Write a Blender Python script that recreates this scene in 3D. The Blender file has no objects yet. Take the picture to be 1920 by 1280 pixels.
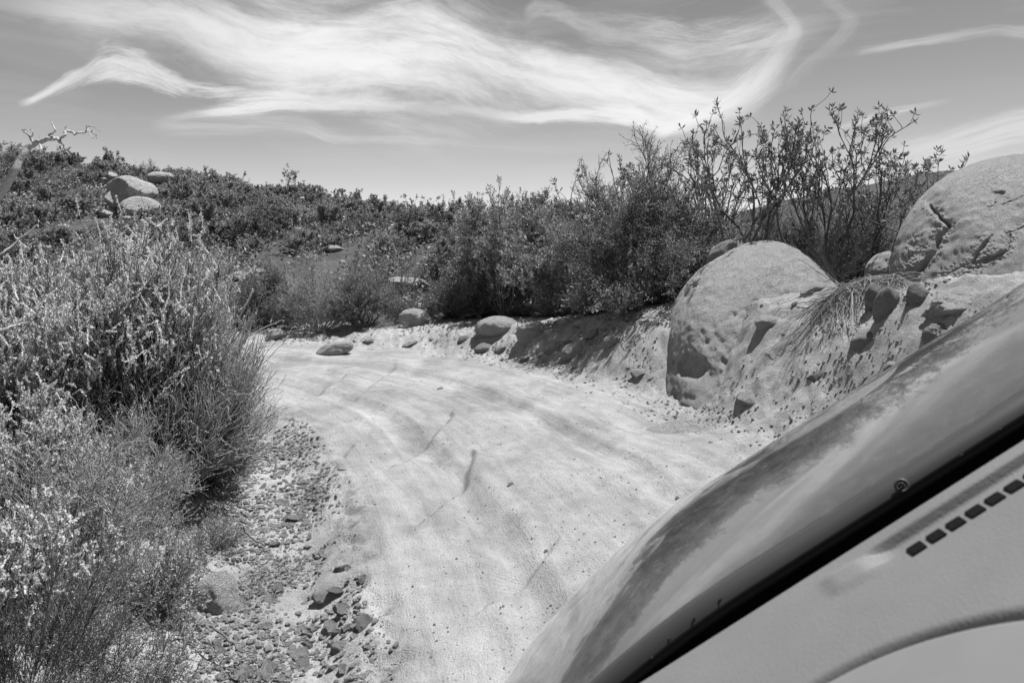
import bpy, bmesh, math
import numpy as np
from mathutils import Vector, Matrix, Euler

PI = math.pi
CAMH = 2.3          # eye height above the road
FPX = 1493.0        # focal length in photo pixels (28 mm)
HY = 430.0          # photo row of the eye level

# ------------------------------------------------------------------ camera
scene = bpy.context.scene
COL = scene.collection
cam_d = bpy.data.cameras.new('camera')
cam = bpy.data.objects.new('camera', cam_d); COL.objects.link(cam)
cam.location = (0, 0, CAMH); cam.rotation_euler = (PI/2, 0, 0)
cam_d.sensor_width = 36; cam_d.lens = 28
cam_d.shift_y = -(640-HY)/1920.0
cam_d.clip_start = 0.05; cam_d.clip_end = 6000
cam_d.dof.use_dof = True; cam_d.dof.focus_distance = 9.0; cam_d.dof.aperture_fstop = 9.0
scene.camera = cam

# ------------------------------------------------------------------ sun and exposure
SUN_EL, SUN_AZ = math.radians(68), math.radians(56)      # azimuth clockwise from +Y
sl = bpy.data.lights.new('sun', 'SUN'); sl.energy = 5.0; sl.angle = math.radians(0.53); sl.color = (1, 1, 1)
so = bpy.data.objects.new('sun', sl); COL.objects.link(so)
sdir = Vector((math.sin(SUN_AZ)*math.cos(SUN_EL), math.cos(SUN_AZ)*math.cos(SUN_EL), math.sin(SUN_EL)))
so.rotation_euler = sdir.to_track_quat('Z', 'Y').to_euler(); so.location = (0, 0, 30)
vs = scene.view_settings
vs.view_transform = 'Standard'; vs.look = 'None'; vs.exposure = 0.55; vs.gamma = 1; vs.use_curve_mapping = False

# ------------------------------------------------------------------ node helpers
class NB:
    def __init__(s, nt): s.nt = nt; s.n = nt.nodes; s.l = nt.links
    def put(s, sock, v):
        if hasattr(v, 'is_output') or isinstance(v, bpy.types.NodeSocket): s.l.new(v, sock)
        elif isinstance(v, (int, float)):
            try: sock.default_value = v
            except Exception: sock.default_value = (v, v, v, 1)
        else: sock.default_value = v
    def m(s, op, a, b=0.0, c=0.0, clamp=False):
        nd = s.n.new('ShaderNodeMath'); nd.operation = op; nd.use_clamp = clamp
        for i, v in enumerate((a, b, c)): s.put(nd.inputs[i], v)
        return nd.outputs[0]
    def vm(s, op, a, b=None):
        nd = s.n.new('ShaderNodeVectorMath'); nd.operation = op; s.put(nd.inputs[0], a)
        if b is not None: s.put(nd.inputs[1], b)
        return nd.outputs[0]
    def mr(s, v, a, b, c=0.0, d=1.0, smooth=False):
        nd = s.n.new('ShaderNodeMapRange'); nd.clamp = True
        if smooth: nd.interpolation_type = 'SMOOTHSTEP'
        for i, x in enumerate((v, a, b, c, d)): s.put(nd.inputs[i], x)
        return nd.outputs[0]
    def xyz(s, x, y, z):
        nd = s.n.new('ShaderNodeCombineXYZ')
        for i, v in enumerate((x, y, z)): s.put(nd.inputs[i], v)
        return nd.outputs[0]
    def noise(s, vec, scale, detail=4, rough=0.55, dist=0.0, kind='FBM'):
        nd = s.n.new('ShaderNodeTexNoise'); s.put(nd.inputs['Vector'], vec)
        nd.inputs['Scale'].default_value = scale; nd.inputs['Detail'].default_value = detail
        nd.inputs['Roughness'].default_value = rough; nd.inputs['Distortion'].default_value = dist
        return nd.outputs['Fac']
    def curve(s, v, pts):
        nd = s.n.new('ShaderNodeFloatCurve'); c = nd.mapping.curves[0]
        c.points[0].location = pts[0]; c.points[1].location = pts[-1]
        for p in pts[1:-1]: c.points.new(*p)
        for p in c.points: p.handle_type = 'AUTO_CLAMPED'
        nd.mapping.extend = 'HORIZONTAL'; nd.mapping.update(); s.put(nd.inputs['Value'], v)
        return nd.outputs[0]

# ------------------------------------------------------------------ sky
world = bpy.data.worlds.new('World'); scene.world = world; world.use_nodes = True
nt = world.node_tree; nt.nodes.clear(); w = NB(nt)
sky = nt.nodes.new('ShaderNodeTexSky'); sky.sky_type = 'NISHITA'; sky.sun_disc = False
sky.sun_elevation = SUN_EL; sky.sun_rotation = SUN_AZ
sky.air_density = 1.0; sky.dust_density = 0.35; sky.altitude = 1300
sep = nt.nodes.new('ShaderNodeSeparateColor'); nt.links.new(sky.outputs[0], sep.inputs[0])
# monochrome photograph taken through an orange-like response: mostly red and green
base = w.m('ADD', w.m('MULTIPLY', sep.outputs[0], 1.05), w.m('MULTIPLY', sep.outputs[1], 0.16))
tc = nt.nodes.new('ShaderNodeTexCoord')
sx = nt.nodes.new('ShaderNodeSeparateXYZ'); nt.links.new(tc.outputs['Generated'], sx.inputs[0])
A = w.m('ARCTAN2', sx.outputs[0], sx.outputs[1])
Hh = w.m('SQRT', w.m('ADD', w.m('MULTIPLY', sx.outputs[0], sx.outputs[0]), w.m('MULTIPLY', sx.outputs[1], sx.outputs[1])))
E = w.m('ARCTAN2', sx.outputs[2], Hh)
A0, A1 = -0.9, 0.9
an = w.m('DIVIDE', w.m('SUBTRACT', A, A0), A1-A0)
def p2ae(px, py):
    u, v = (px-960)/FPX, (HY-py)/FPX
    a = math.atan(u); return (a-A0)/(A1-A0), math.atan(v*math.cos(a))
# warped elevation for feathery edges
wv = w.xyz(w.m('MULTIPLY', A, 1.0), w.m('MULTIPLY', E, 2.2), 3.1)
warp = w.m('SUBTRACT', w.noise(wv, 3.0, 5, 0.6), 0.5)
EN0, EN1 = -0.1, 0.6
en = w.m('DIVIDE', w.m('SUBTRACT', E, EN0), EN1-EN0)
def cirrus(dd, wd, it, along, across, seed, fibre, lo, hi, tilt):
    r = w.m('DIVIDE', w.m('ABSOLUTE', dd), w.m('MAXIMUM', wd, 0.001))
    prof = w.mr(r, 0.0, 1.0, 1.0, 0.0, True)
    fa = w.m('ADD', along, w.m('MULTIPLY', dd, tilt))
    fv = w.xyz(w.m('MULTIPLY', fa, fibre[1]), w.m('MULTIPLY', across, fibre[0]), seed)
    f = w.noise(fv, 1.0, 9, 0.68, 0.3)
    g = w.noise(w.vm('MULTIPLY', fv, (3.0, 4.5, 1.0)), 1.0, 6, 0.7, 0.5)
    val = w.m('ADD', prof, w.m('MULTIPLY', w.m('SUBTRACT', f, 0.5), 2.8))
    val = w.m('ADD', val, w.m('MULTIPLY', w.m('SUBTRACT', g, 0.5), 1.5))
    d = w.m('MULTIPLY', w.mr(val, lo, hi, 0.0, 1.0, True), w.mr(r, 0.3, 1.5, 1.0, 0.0, True))
    return w.m('MULTIPLY', d, it)
def layer(pts, k_warp=0.04, fibre=(18, 4.0), tilt=0.0, seed=0.0, lo=0.15, hi=1.15):
    cen, wid, inten = [], [], []
    for px, py, hw, it in pts:
        a, e = p2ae(px, py); cen.append((a, e)); wid.append((a, hw*1.5/FPX)); inten.append((a, it))
    c = w.curve(an, cen); wd = w.curve(an, wid); it = w.curve(an, inten)
    dd = w.m('SUBTRACT', w.m('ADD', E, w.m('MULTIPLY', warp, k_warp)), c)
    return cirrus(dd, wd, it, A, dd, seed, fibre, lo, hi, tilt)
def vlayer(pts, k_warp=0.03, fibre=(18, 4.0), tilt=0.0, seed=0.0, lo=0.15, hi=1.15):
    """a band that runs upward: azimuth of its middle as a function of elevation; pts from low to high"""
    cen, wid, inten = [], [], []
    for px, py, hw, it in pts:
        a, e = p2ae(px, py); e = (e-EN0)/(EN1-EN0); cen.append((e, a)); wid.append((e, hw*1.5/FPX)); inten.append((e, it))
    c = w.m('ADD', w.m('MULTIPLY', w.curve(en, cen), A1-A0), A0); wd = w.curve(en, wid); it = w.curve(en, inten)
    dd = w.m('SUBTRACT', w.m('ADD', A, w.m('MULTIPLY', warp, k_warp)), c)
    return cirrus(dd, wd, it, E, dd, seed, fibre, lo, hi, tilt)
L = []
L.append(layer([(-300,10,20,.0),(0,5,35,.25),(160,25,42,.6),(300,32,42,.75),(420,62,62,.85),(520,85,98,.95),(640,85,114,1.0),(760,85,122,1.0),(850,100,112,1.0),(940,138,76,.97),(1060,148,62,.95),(1160,160,60,.97),(1260,182,60,.97),(1340,186,52,.9),(1410,160,50,.7),(1460,120,50,.35),(1520,90,40,.0),(1900,60,20,0)],
      fibre=(11, 3.2), tilt=1.0, seed=1.3, k_warp=.05, lo=-.4, hi=1.5))
L.append(layer([(-300,230,6,0),(30,198,8,.0),(65,185,9,.7),(110,160,14,.7),(160,136,22,.6),(220,120,36,.75),(270,128,34,.7),(340,158,26,.75),(420,172,22,.8),(500,178,26,.8),(580,185,22,.6),(700,190,20,.3),(900,200,20,0)],
      fibre=(26, 7.0), tilt=-1.5, seed=5.7, k_warp=0.03, lo=.2, hi=1.2))
L.append(layer([(300,225,10,0),(370,214,10,.3),(450,206,16,.85),(520,200,16,.7),(640,196,14,.4),(800,196,14,.25),(900,202,12,.3),(980,212,12,.7),(1100,208,14,.8),(1180,212,22,.9),(1250,236,24,.85),(1310,222,22,.5),(1400,190,20,0)],
      fibre=(34, 5.0), tilt=0.8, seed=9.1, k_warp=0.03, lo=.1, hi=1.1))
L.append(layer([(280,232,18,0),(400,236,24,.32),(560,240,24,.28),(640,262,12,.35),(800,262,14,.3),(950,268,14,.12),(1200,280,14,0)],
      fibre=(34, 3.0), tilt=0.5, seed=12.0, k_warp=0.03, lo=.2, hi=1.5))
L.append(layer([(980,30,30,0),(1020,10,24,.35),(1100,40,30,.25),(1200,60,44,.4),(1320,80,50,.55),(1420,70,46,.5),(1500,50,40,.2),(1560,40,40,0)],
      fibre=(16, 5.0), tilt=-1.2, seed=17.0, k_warp=0.05, lo=.25, hi=1.5))
L.append(vlayer([(1235,262,14,.0),(1262,238,20,.6),(1320,215,30,.6),(1390,180,40,.42),(1432,135,38,.32),(1468,90,28,.24),(1488,55,14,.28),(1470,25,15,.24),(1450,0,20,.2),(1440,-60,20,.2)],
      fibre=(20, 5.0), tilt=0.4, seed=31.0, k_warp=.015, lo=.1, hi=1.2))
L.append(vlayer([(1470,180,20,.0),(1500,130,30,.12),(1560,80,26,.13),(1590,40,18,.14),(1560,5,18,.12),(1540,-40,12,.1)],
      fibre=(24, 5.0), tilt=0.4, seed=35.0, k_warp=.015, lo=.2, hi=1.4))
L.append(layer([(1600,104,8,0),(1690,90,8,.35),(1760,78,10,.3),(1860,62,12,.2),(1920,64,12,.3),(2000,50,16,.2),(2300,50,16,.0)],
      fibre=(40, 3.0), tilt=0.8, seed=21.0, k_warp=0.02))
L.append(layer([(1540,250,8,0),(1600,236,8,.35),(1660,216,12,.5),(1720,203,8,.25),(1790,190,8,0)],
      fibre=(40, 4.0), tilt=0.8, seed=23.0, k_warp=0.015))
L.append(layer([(1640,300,14,0),(1700,296,24,.28),(1760,285,30,.4),(1840,262,30,.46),(1920,243,30,.46),(2100,240,30,.5),(2400,260,30,.2)],
      fibre=(30, 3.0), tilt=0.8, seed=27.0, k_warp=0.02, lo=.0, hi=1.1))
dens = L[0]
for d in L[1:]: dens = w.m('SUBTRACT', w.m('ADD', dens, d), w.m('MULTIPLY', dens, d))
# the same thin cirrus goes on over the rest of the sky
gen = w.mr(w.noise(w.xyz(w.m('MULTIPLY', A, 2.0), w.m('MULTIPLY', E, 7.0), 8.0), 1.2, 6, 0.6, 0.8), 0.5, 0.8, 0.0, 0.45)
gen = w.m('MULTIPLY', gen, w.mr(E, 0.05, 0.4, 0.15, .8))
dens = w.m('SUBTRACT', w.m('ADD', dens, gen), w.m('MULTIPLY', dens, gen))
mixf = w.m('ADD', w.m('MULTIPLY', base, w.m('SUBTRACT', 1.0, dens)), w.m('MULTIPLY', dens, 9.6))
bg = nt.nodes.new('ShaderNodeBackground'); nt.links.new(mixf, bg.inputs['Color']); bg.inputs['Strength'].default_value = 0.066
wo = nt.nodes.new('ShaderNodeOutputWorld'); nt.links.new(bg.outputs[0], wo.inputs[0])

# ------------------------------------------------------------------ numpy noise
def _h(ix, iy, iz, seed):
    n = (ix*374761393 + iy*668265263 + iz*2147483647 + seed*1274126177) & 0xffffffff
    n = ((n ^ (n >> 13))*1274126177) & 0xffffffff
    n = ((n ^ (n >> 16))*2246822519) & 0xffffffff
    return ((n ^ (n >> 15)) & 0xffffff)/float(0xffffff)
def vn(p, seed=0):
    i = np.floor(p).astype(np.int64); f = p-i; f = f*f*(3-2*f)
    ix, iy, iz = i[..., 0], i[..., 1], i[..., 2]; fx, fy, fz = f[..., 0], f[..., 1], f[..., 2]
    r = 0
    for a in (0, 1):
        for b in (0, 1):
            for c in (0, 1):
                r = r + _h(ix+a, iy+b, iz+c, seed)*(fx if a else 1-fx)*(fy if b else 1-fy)*(fz if c else 1-fz)
    return r*2-1
def fbm(p, octv=4, seed=0, gain=.5, lac=2.03):
    r = 0; a = 1.0; q = np.array(p, float); t = 0
    for o in range(octv):
        r = r + a*vn(q, seed+o); t += a; a *= gain; q = q*lac+11.3
    return r/t
def fbm2(x, y, sc, octv=4, seed=0, gain=.5):
    return fbm(np.stack([x*sc, y*sc, np.zeros_like(x)+.37], -1), octv, seed, gain)
def sst(a, b, x):
    t = np.clip((x-a)/(b-a), 0, 1); return t*t*(3-2*t)

def P(px, py, d):
    return np.array([(px-960)/FPX*d, d, CAMH-(py-HY)/FPX*d])

# ------------------------------------------------------------------ terrain height
CL = np.array([(1.3,-40),(1.25,-6),(1.25,1),(1.2,4),(.65,6.6),(-.06,8.6),(-1.15,10.9),(-2.9,12.7),(-5.4,13.5),(-9,13.5),(-14,12.5),(-24,9),(-60,-6)], float)
def resample(c, n=6):
    out = []
    for i in range(len(c)-1):
        p0 = c[max(i-1, 0)]; p1 = c[i]; p2 = c[i+1]; p3 = c[min(i+2, len(c)-1)]
        for k in range(n):
            t = k/n
            out.append(.5*((2*p1)+(-p0+p2)*t+(2*p0-5*p1+4*p2-p3)*t*t+(-p0+3*p1-3*p2+p3)*t**3))
    out.append(c[-1]); return np.array(out)
CLS = resample(CL)
def road_sd(x, y):
    """unsigned distance to the centre line and the side (+ = outer/right bank, - = gully side), plus path length"""
    best = np.full(x.shape, 1e9); side = np.zeros(x.shape); along = np.zeros(x.shape); acc = 0.
    for a, b in zip(CLS[:-1], CLS[1:]):
        d = b-a; l = np.hypot(*d); 
        if l < 1e-6: continue
        t = np.clip(((x-a[0])*d[0]+(y-a[1])*d[1])/l/l, 0, 1)
        dx = x-(a[0]+t*d[0]); dy = y-(a[1]+t*d[1]); q = np.hypot(dx, dy)
        s = np.sign(dx*d[1]-dy*d[0]); m = q < best
        best = np.where(m, q, best); side = np.where(m, s, side); along = np.where(m, acc+t*l, along); acc += l
    return best, side, along
NP = [P(0,312,55),P(120,325,55),P(200,338,55),P(400,364,50),P(600,405,46),P(750,436,43),P(850,455,38),P(1000,442,32),P(1150,446,28),
      P(100,430,32),P(300,445,30),P(500,455,28),P(700,478,26),P(900,500,23),P(1100,515,20),P(1300,520,18),
      P(450,585,19),P(600,592,19),P(740,588,18.5),P(850,592,18),P(1000,590,17.5),
      P(-300,290,55),P(-300,400,30),(-16,17,.5),(-9,16.6,.25),(-4.5,17.2,.12),P(620,634,16.4),P(750,604,16.6),P(900,598,16.3),P(1000,596,15.7),
      (.9,15.6,.5),(2.4,14.2,.95),(4.2,12.6,1.35),(4.9,10,1.6),(4.8,8,1.85),(5.4,5,1.9),(5.8,2,1.7),(6,-4,1.5),
      (7.5,12,1.3),(9,16,.9),(7,20,.4),(12,12,1.2),(12,5,2),(14,26,-1.5),(10,40,-2.5),(25,40,-5),(25,15,0),
      (-2.4,3.0,.45),(-2.9,5.2,.42),(-3.6,7,.38),(-4.6,9,.35),(-4.4,4,.95),(-5.5,6.5,.85),(-7,9,.7),(-8,4,1.5),(-10,8,1.0),(-12,0,1.8),(-2.6,0,.5),(-3,-6,.6),(-12,10.5,.4),
      (-30,85,3),(0,75,0),(-60,80,5),(30,80,-8),(-60,30,7),(-50,0,5),(40,0,2),(-20,-30,2),(20,-30,2)]
NP = np.array([np.array(p, float) for p in NP])
def tps_fit(P3):
    n = len(P3); X = P3[:, :2]
    r = np.hypot(X[:, None, 0]-X[None, :, 0], X[:, None, 1]-X[None, :, 1])
    K = np.where(r > 0, r*r*np.log(np.maximum(r, 1e-9)), 0)+np.eye(n)*2.0
    Q = np.hstack([np.ones((n, 1)), X]); M = np.zeros((n+3, n+3)); M[:n, :n] = K; M[:n, n:] = Q; M[n:, :n] = Q.T
    return np.linalg.solve(M, np.concatenate([P3[:, 2], np.zeros(3)]))
TW = tps_fit(NP)
def nat(x, y):
    z = TW[-3]+TW[-2]*x+TW[-1]*y
    for i, p in enumerate(NP):
        r2 = (x-p[0])**2+(y-p[1])**2; z = z+TW[i]*.5*r2*np.log(np.maximum(r2, 1e-12))
    rr = np.hypot(x, y); k = sst(75, 130, rr)
    return z*(1-k)+(-6)*k
CRACKS = [([(884,848),(868,896),(838,922),(800,955)], .035, .05), ([(1030,1015),(985,1058),(925,1104)], .025, .05),
          ([(845,775),(775,838),(748,860)], .03, .06), ([(660,820),(600,858),(560,890)], .02, .05), ([(640,705),(545,748)], .03, .10),
          ([(735,690),(660,742)], .02, .09)]
CRW = []
for pts, dep, wd in CRACKS:
    q = []
    for px, py in pts:
        d = CAMH*FPX/(py-HY); q.append(((px-960)/FPX*d, d))
    CRW.append((np.array(q), dep, wd))
def half(side): return np.where(side < 0, 1.88, 2.1)
def Zf(x, y, detail=True):
    x = np.asarray(x, float); y = np.asarray(y, float)
    d, side, al = road_sd(x, y)
    wob = .16*fbm2(x, y, .7, 3, 5)+.05*fbm2(x, y, 3.1, 2, 8)
    s = d-half(side)+wob
    N = nat(x, y)
    dist = np.hypot(x, y)
    out = s > 0
    # road surface
    zr = .06*fbm2(x, y, .55, 3, 21)+.022*fbm2(x, y, 2.0, 4, 22)
    off = d*side
    zr = zr+.04*off
    for o in (-.85, .75): zr = zr-.06*np.exp(-((off-o)/.19)**2)+.014*np.exp(-((off-o-.22)/.07)**2)+.014*np.exp(-((off-o+.22)/.07)**2)
    # gully side
    gw = .95+.15*fbm2(al, side, .6, 2, 31)
    t = s/gw
    g = -.25*np.where(t < 1, sst(-.04, .42, t), 1)
    zl = g+(N-g)*sst(.95, 2.3, t)
    # bank side
    wr = np.clip(.55+.95*N, .7, 2.0)
    zb = N*sst(-.05, 1.0, s/wr)+.02*np.clip(s, 0, 1)
    z = np.where(side > 0, np.where(s > 0, zb, 0), np.where(s > 0, zl, 0))
    kr = 1-sst(0, .45, s); z = z+zr*kr
    near = 1-sst(18, 30, dist)
    # the foot of the dome boulder is washed free down to the road
    foot = np.exp(-(((x-1.95)/.62)**2+((y-10.0)/.85)**2)**1.5)
    z = z*(1-foot)+foot*np.minimum(z, .08)
    # rough crumbly banks
    bank = sst(-.1, .35, s)*near
    rough_r = (side > 0)*bank*np.clip(1.3-np.abs(s/wr-.7), .6, 1)
    rg = 1-np.abs(fbm2(x, y, 2.1, 5, 41, .6))*2
    z = z+rough_r*(.10*fbm2(x, y, 1.5, 4, 42)+.07*rg*rg*.6-.02+.055*fbm2(x, y, 7, 4, 43, .6)+.012*fbm2(x, y, 20, 3, 44, .6))
    # vertical wash grooves on the lower bank between the stones and the dome boulder
    gro = rough_r*sst(11.0, 12.5, y)
    z = z+gro*.05*fbm2(x*1.0+y*.25, y*.18, 5.0, 3, 47)
    gl = (side < 0)*sst(0, .25, s)*near
    z = z+gl*(.05*fbm2(x, y, 2.2, 4, 51)+.03*fbm2(x, y, 8, 3, 52))
    # broad lumps of the hillside
    z = z+sst(16, 30, dist)*(.35*fbm2(x, y, .12, 3, 61)+.12*fbm2(x, y, .5, 2, 62))
    if detail:
        ed = (side < 0)*np.exp(-((s+.02)/.16)**2)*near
        z = z-ed*.13*np.clip(fbm2(x, y, 4.5, 4, 71, .6)+.1, 0, 1)
        for q, dep, wd in CRW:
            m = (x > q[:, 0].min()-.4) & (x < q[:, 0].max()+.4) & (y > q[:, 1].min()-.4) & (y < q[:, 1].max()+.4)
            if not m.any(): continue
            xs, ys = x[m]+.05*fbm2(x[m], y[m], 6, 3, 81), y[m]+.05*fbm2(x[m], y[m], 6, 3, 82); b = np.full(xs.shape, 9.); sd = np.zeros(xs.shape)
            for a, c in zip(q[:-1], q[1:]):
                dd = c-a; l2 = (dd**2).sum(); tt = np.clip(((xs-a[0])*dd[0]+(ys-a[1])*dd[1])/l2, 0, 1)
                ex = xs-a[0]-tt*dd[0]; ey = ys-a[1]-tt*dd[1]; r = np.hypot(ex, ey); sg = ex*dd[1]-ey*dd[0]
                sd = np.where(r < b, np.sign(sg), sd); b = np.minimum(b, r)
            zz = z[m]; ww = np.where(sd > 0, wd*2.6, wd*.55)
            zz = zz-dep*2.0*np.exp(-(b/(ww*1.3))**2); z[m] = zz
        z = z+near*.006*fbm2(x, y, 12, 3, 91)
    return z
def Z1(x, y): return float(Zf(np.array([x]), np.array([y]))[0])

# ------------------------------------------------------------------ mesh helpers
def mesh_np(name, V, F, smooth=True, mat=None):
    """V (n,3), F list of (k,c) integer arrays with c = 3 or 4"""
    me = bpy.data.meshes.new(name)
    if not isinstance(F, (list, tuple)): F = [F]
    F = [f for f in F if len(f)]
    me.vertices.add(len(V)); me.vertices.foreach_set('co', np.ascontiguousarray(V, dtype=np.float32).ravel())
    nl = sum(f.size for f in F); npoly = sum(len(f) for f in F)
    me.loops.add(nl); me.polygons.add(npoly)
    me.loops.foreach_set('vertex_index', np.concatenate([f.ravel() for f in F]).astype(np.int32))
    tot = np.concatenate([np.full(len(f), f.shape[1]) for f in F]).astype(np.int32)
    st = np.concatenate([[0], np.cumsum(tot)[:-1]]).astype(np.int32)
    me.polygons.foreach_set('loop_start', st)
    me.polygons.foreach_set('use_smooth', np.full(npoly, smooth, dtype=bool))
    me.update(calc_edges=True)
    if mat: me.materials.append(mat)
    return me
def tag(o, label=None, cat=None, group=None, kind=None):
    if label: o['label'] = label
    if cat: o['category'] = cat
    if group: o['group'] = group
    if kind: o['kind'] = kind
    return o
def obj(name, me, parent=None, loc=None, **k):
    o = bpy.data.objects.new(name, me); COL.objects.link(o)
    if parent: o.parent = parent
    if loc is not None: o.location = tuple(float(v) for v in loc)
    return tag(o, **k)
def empty(name, loc, rz=0, **k):
    o = bpy.data.objects.new(name, None); COL.objects.link(o); o.location = tuple(float(v) for v in loc); o.rotation_euler = (0, 0, rz)
    o.empty_display_size = .1
    return tag(o, **k)
def copy_tree(o, parent=None):
    c = o.copy(); COL.objects.link(c)
    if parent: c.parent = parent
    for ch in list(o.children): copy_tree(ch, c)
    return c

# ------------------------------------------------------------------ materials
def new_mat(name):
    m = bpy.data.materials.new(name); m.use_nodes = True; n = m.node_tree; n.nodes.clear()
    return m, NB(n)
def finish(b, shader):
    o = b.n.new('ShaderNodeOutputMaterial'); b.l.new(shader, o.inputs['Surface'])
def bsdf(b, col, rough=.8, spec=.3, metal=0.0, normal=None, coat=0.0):
    p = b.n.new('ShaderNodeBsdfPrincipled')
    b.put(p.inputs['Base Color'], col if not isinstance(col, (int, float)) else (col, col, col, 1))
    b.put(p.inputs['Roughness'], rough); p.inputs['Specular IOR Level'].default_value = spec
    p.inputs['Metallic'].default_value = metal
    if coat: p.inputs['Coat Weight'].default_value = coat; p.inputs['Coat Roughness'].default_value = .04
    if normal is not None: b.l.new(normal, p.inputs['Normal'])
    return p.outputs[0]
def bump(b, h, strength, dist, nrm=None):
    n = b.n.new('ShaderNodeBump'); n.inputs['Strength'].default_value = strength; n.inputs['Distance'].default_value = dist
    b.put(n.inputs['Height'], h)
    if nrm is not None: b.l.new(nrm, n.inputs['Normal'])
    return n.outputs[0]
def coords(b, kind='Object'):
    return b.n.new('ShaderNodeTexCoord').outputs[kind]
def ground_mat(name, lo, hi, speck=.5, crumble=.5, relief=.03, track=False):
    m, b = new_mat(name); c = coords(b)
    big = b.noise(c, .8, 5, .6); mid = b.noise(c, 5, 5, .65); fine = b.noise(c, 60, 4, .7); fine2 = b.noise(c, 150, 2, .6)
    v = b.m('ADD', b.m('MULTIPLY', b.mr(big, .3, .7), .35), b.m('MULTIPLY', b.mr(mid, .3, .7), .35))
    v = b.m('ADD', v, b.m('MULTIPLY', b.mr(fine, .3, .7), .45))
    col = b.mr(v, .2, 1.0, lo, hi)
    # scattered coarse dark grains, denser in drifts
    vo = b.n.new('ShaderNodeTexVoronoi'); b.put(vo.inputs['Vector'], c); vo.inputs['Scale'].default_value = 45
    drift = b.mr(b.noise(b.vm('MULTIPLY', c, (1.0, .55, 1.0)), 1.1, 4, .6), .48, .64)
    sp = b.mr(vo.outputs['Distance'], .10, .30, 1.0, 0.0)
    wc = b.n.new('ShaderNodeSeparateColor'); b.l.new(vo.outputs['Color'], wc.inputs[0])
    pick = b.mr(b.m('ADD', wc.outputs[0], b.m('MULTIPLY', drift, .35)), .88, .92)
    dark = b.m('MULTIPLY', b.m('MULTIPLY', sp, pick), speck)
    col = b.m('MULTIPLY', col, b.m('SUBTRACT', 1.0, dark))
    col = b.m('MULTIPLY', col, b.m('SUBTRACT', 1.0, b.m('MULTIPLY', drift, .24)))
    trk = 0.0
    if track:
        uv = b.n.new('ShaderNodeUVMap'); uv.uv_map = 'track'; su = b.n.new('ShaderNodeSeparateXYZ'); b.l.new(uv.outputs[0], su.inputs[0])
        U_, V_ = su.outputs[0], su.outputs[1]
        st = b.noise(b.xyz(b.m('MULTIPLY', U_, .55), b.m('MULTIPLY', V_, 5.0), 0.0), 1.3, 6, .65, .3)
        sandy = b.noise(b.xyz(b.m('MULTIPLY', U_, .35), b.m('MULTIPLY', V_, 1.1), 4.0), 1.1, 5, .6, .4)
        col = b.m('MULTIPLY', col, b.mr(st, .36, .66, .86, 1.08)); col = b.m('MULTIPLY', col, b.mr(sandy, .44, .64, 1.04, .84))
        lug = None
        for o in (-.98, .62, -.5):
            dv = b.m('ABSOLUTE', b.m('SUBTRACT', b.m('ADD', V_, b.m('MULTIPLY', b.m('SINE', b.m('MULTIPLY', U_, .9)), .10)), o))
            m1 = b.m('MULTIPLY', b.mr(dv, .09, .12, 1, 0), b.mr(b.noise(c, 1.4, 3, .6), .46, .6))
            wv = b.m('MULTIPLY', b.m('ADD', b.m('SINE', b.m('ADD', b.m('MULTIPLY', U_, 150.), b.m('MULTIPLY', dv, 60.))), 1.0), .5)
            q = b.m('MULTIPLY', wv, m1); lug = q if lug is None else b.m('MAXIMUM', lug, q)
        trk = b.m('ADD', b.m('MULTIPLY', lug, .16), b.m('MULTIPLY', st, .8))
    rgb = b.xyz(col, col, col)
    h = b.m('ADD', b.m('MULTIPLY', mid, crumble), b.m('MULTIPLY', fine, .55)); h = b.m('ADD', h, trk)
    h = b.m('ADD', h, b.m('MULTIPLY', fine2, .35))
    h = b.m('ADD', h, b.m('MULTIPLY', b.m('MULTIPLY', sp, pick), .25))
    nr = bump(b, h, .9, relief)
    finish(b, bsdf(b, rgb, .92, .15, normal=nr)); return m
M_ROAD = ground_mat('packed_dirt', .28, .49, .6, .5, .035, True)
M_BANK = ground_mat('crumbly_bank_dirt', .32, .58, .5, 1.3, .055)
M_GULLY = ground_mat('gully_dirt', .31, .55, .5, 1.0, .045)
def scrub_ground():
    m, b = new_mat('scrub_soil'); c = coords(b)
    n = b.noise(c, 1.2, 6, .7); f = b.noise(c, 14, 4, .7)
    v = b.m('ADD', b.m('MULTIPLY', n, .6), b.m('MULTIPLY', f, .4)); col = b.mr(v, .35, .68, .035, .15)
    finish(b, bsdf(b, b.xyz(col, col, col), .95, .1, normal=bump(b, f, 1, .05))); return m
M_SOIL = scrub_ground()
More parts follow.
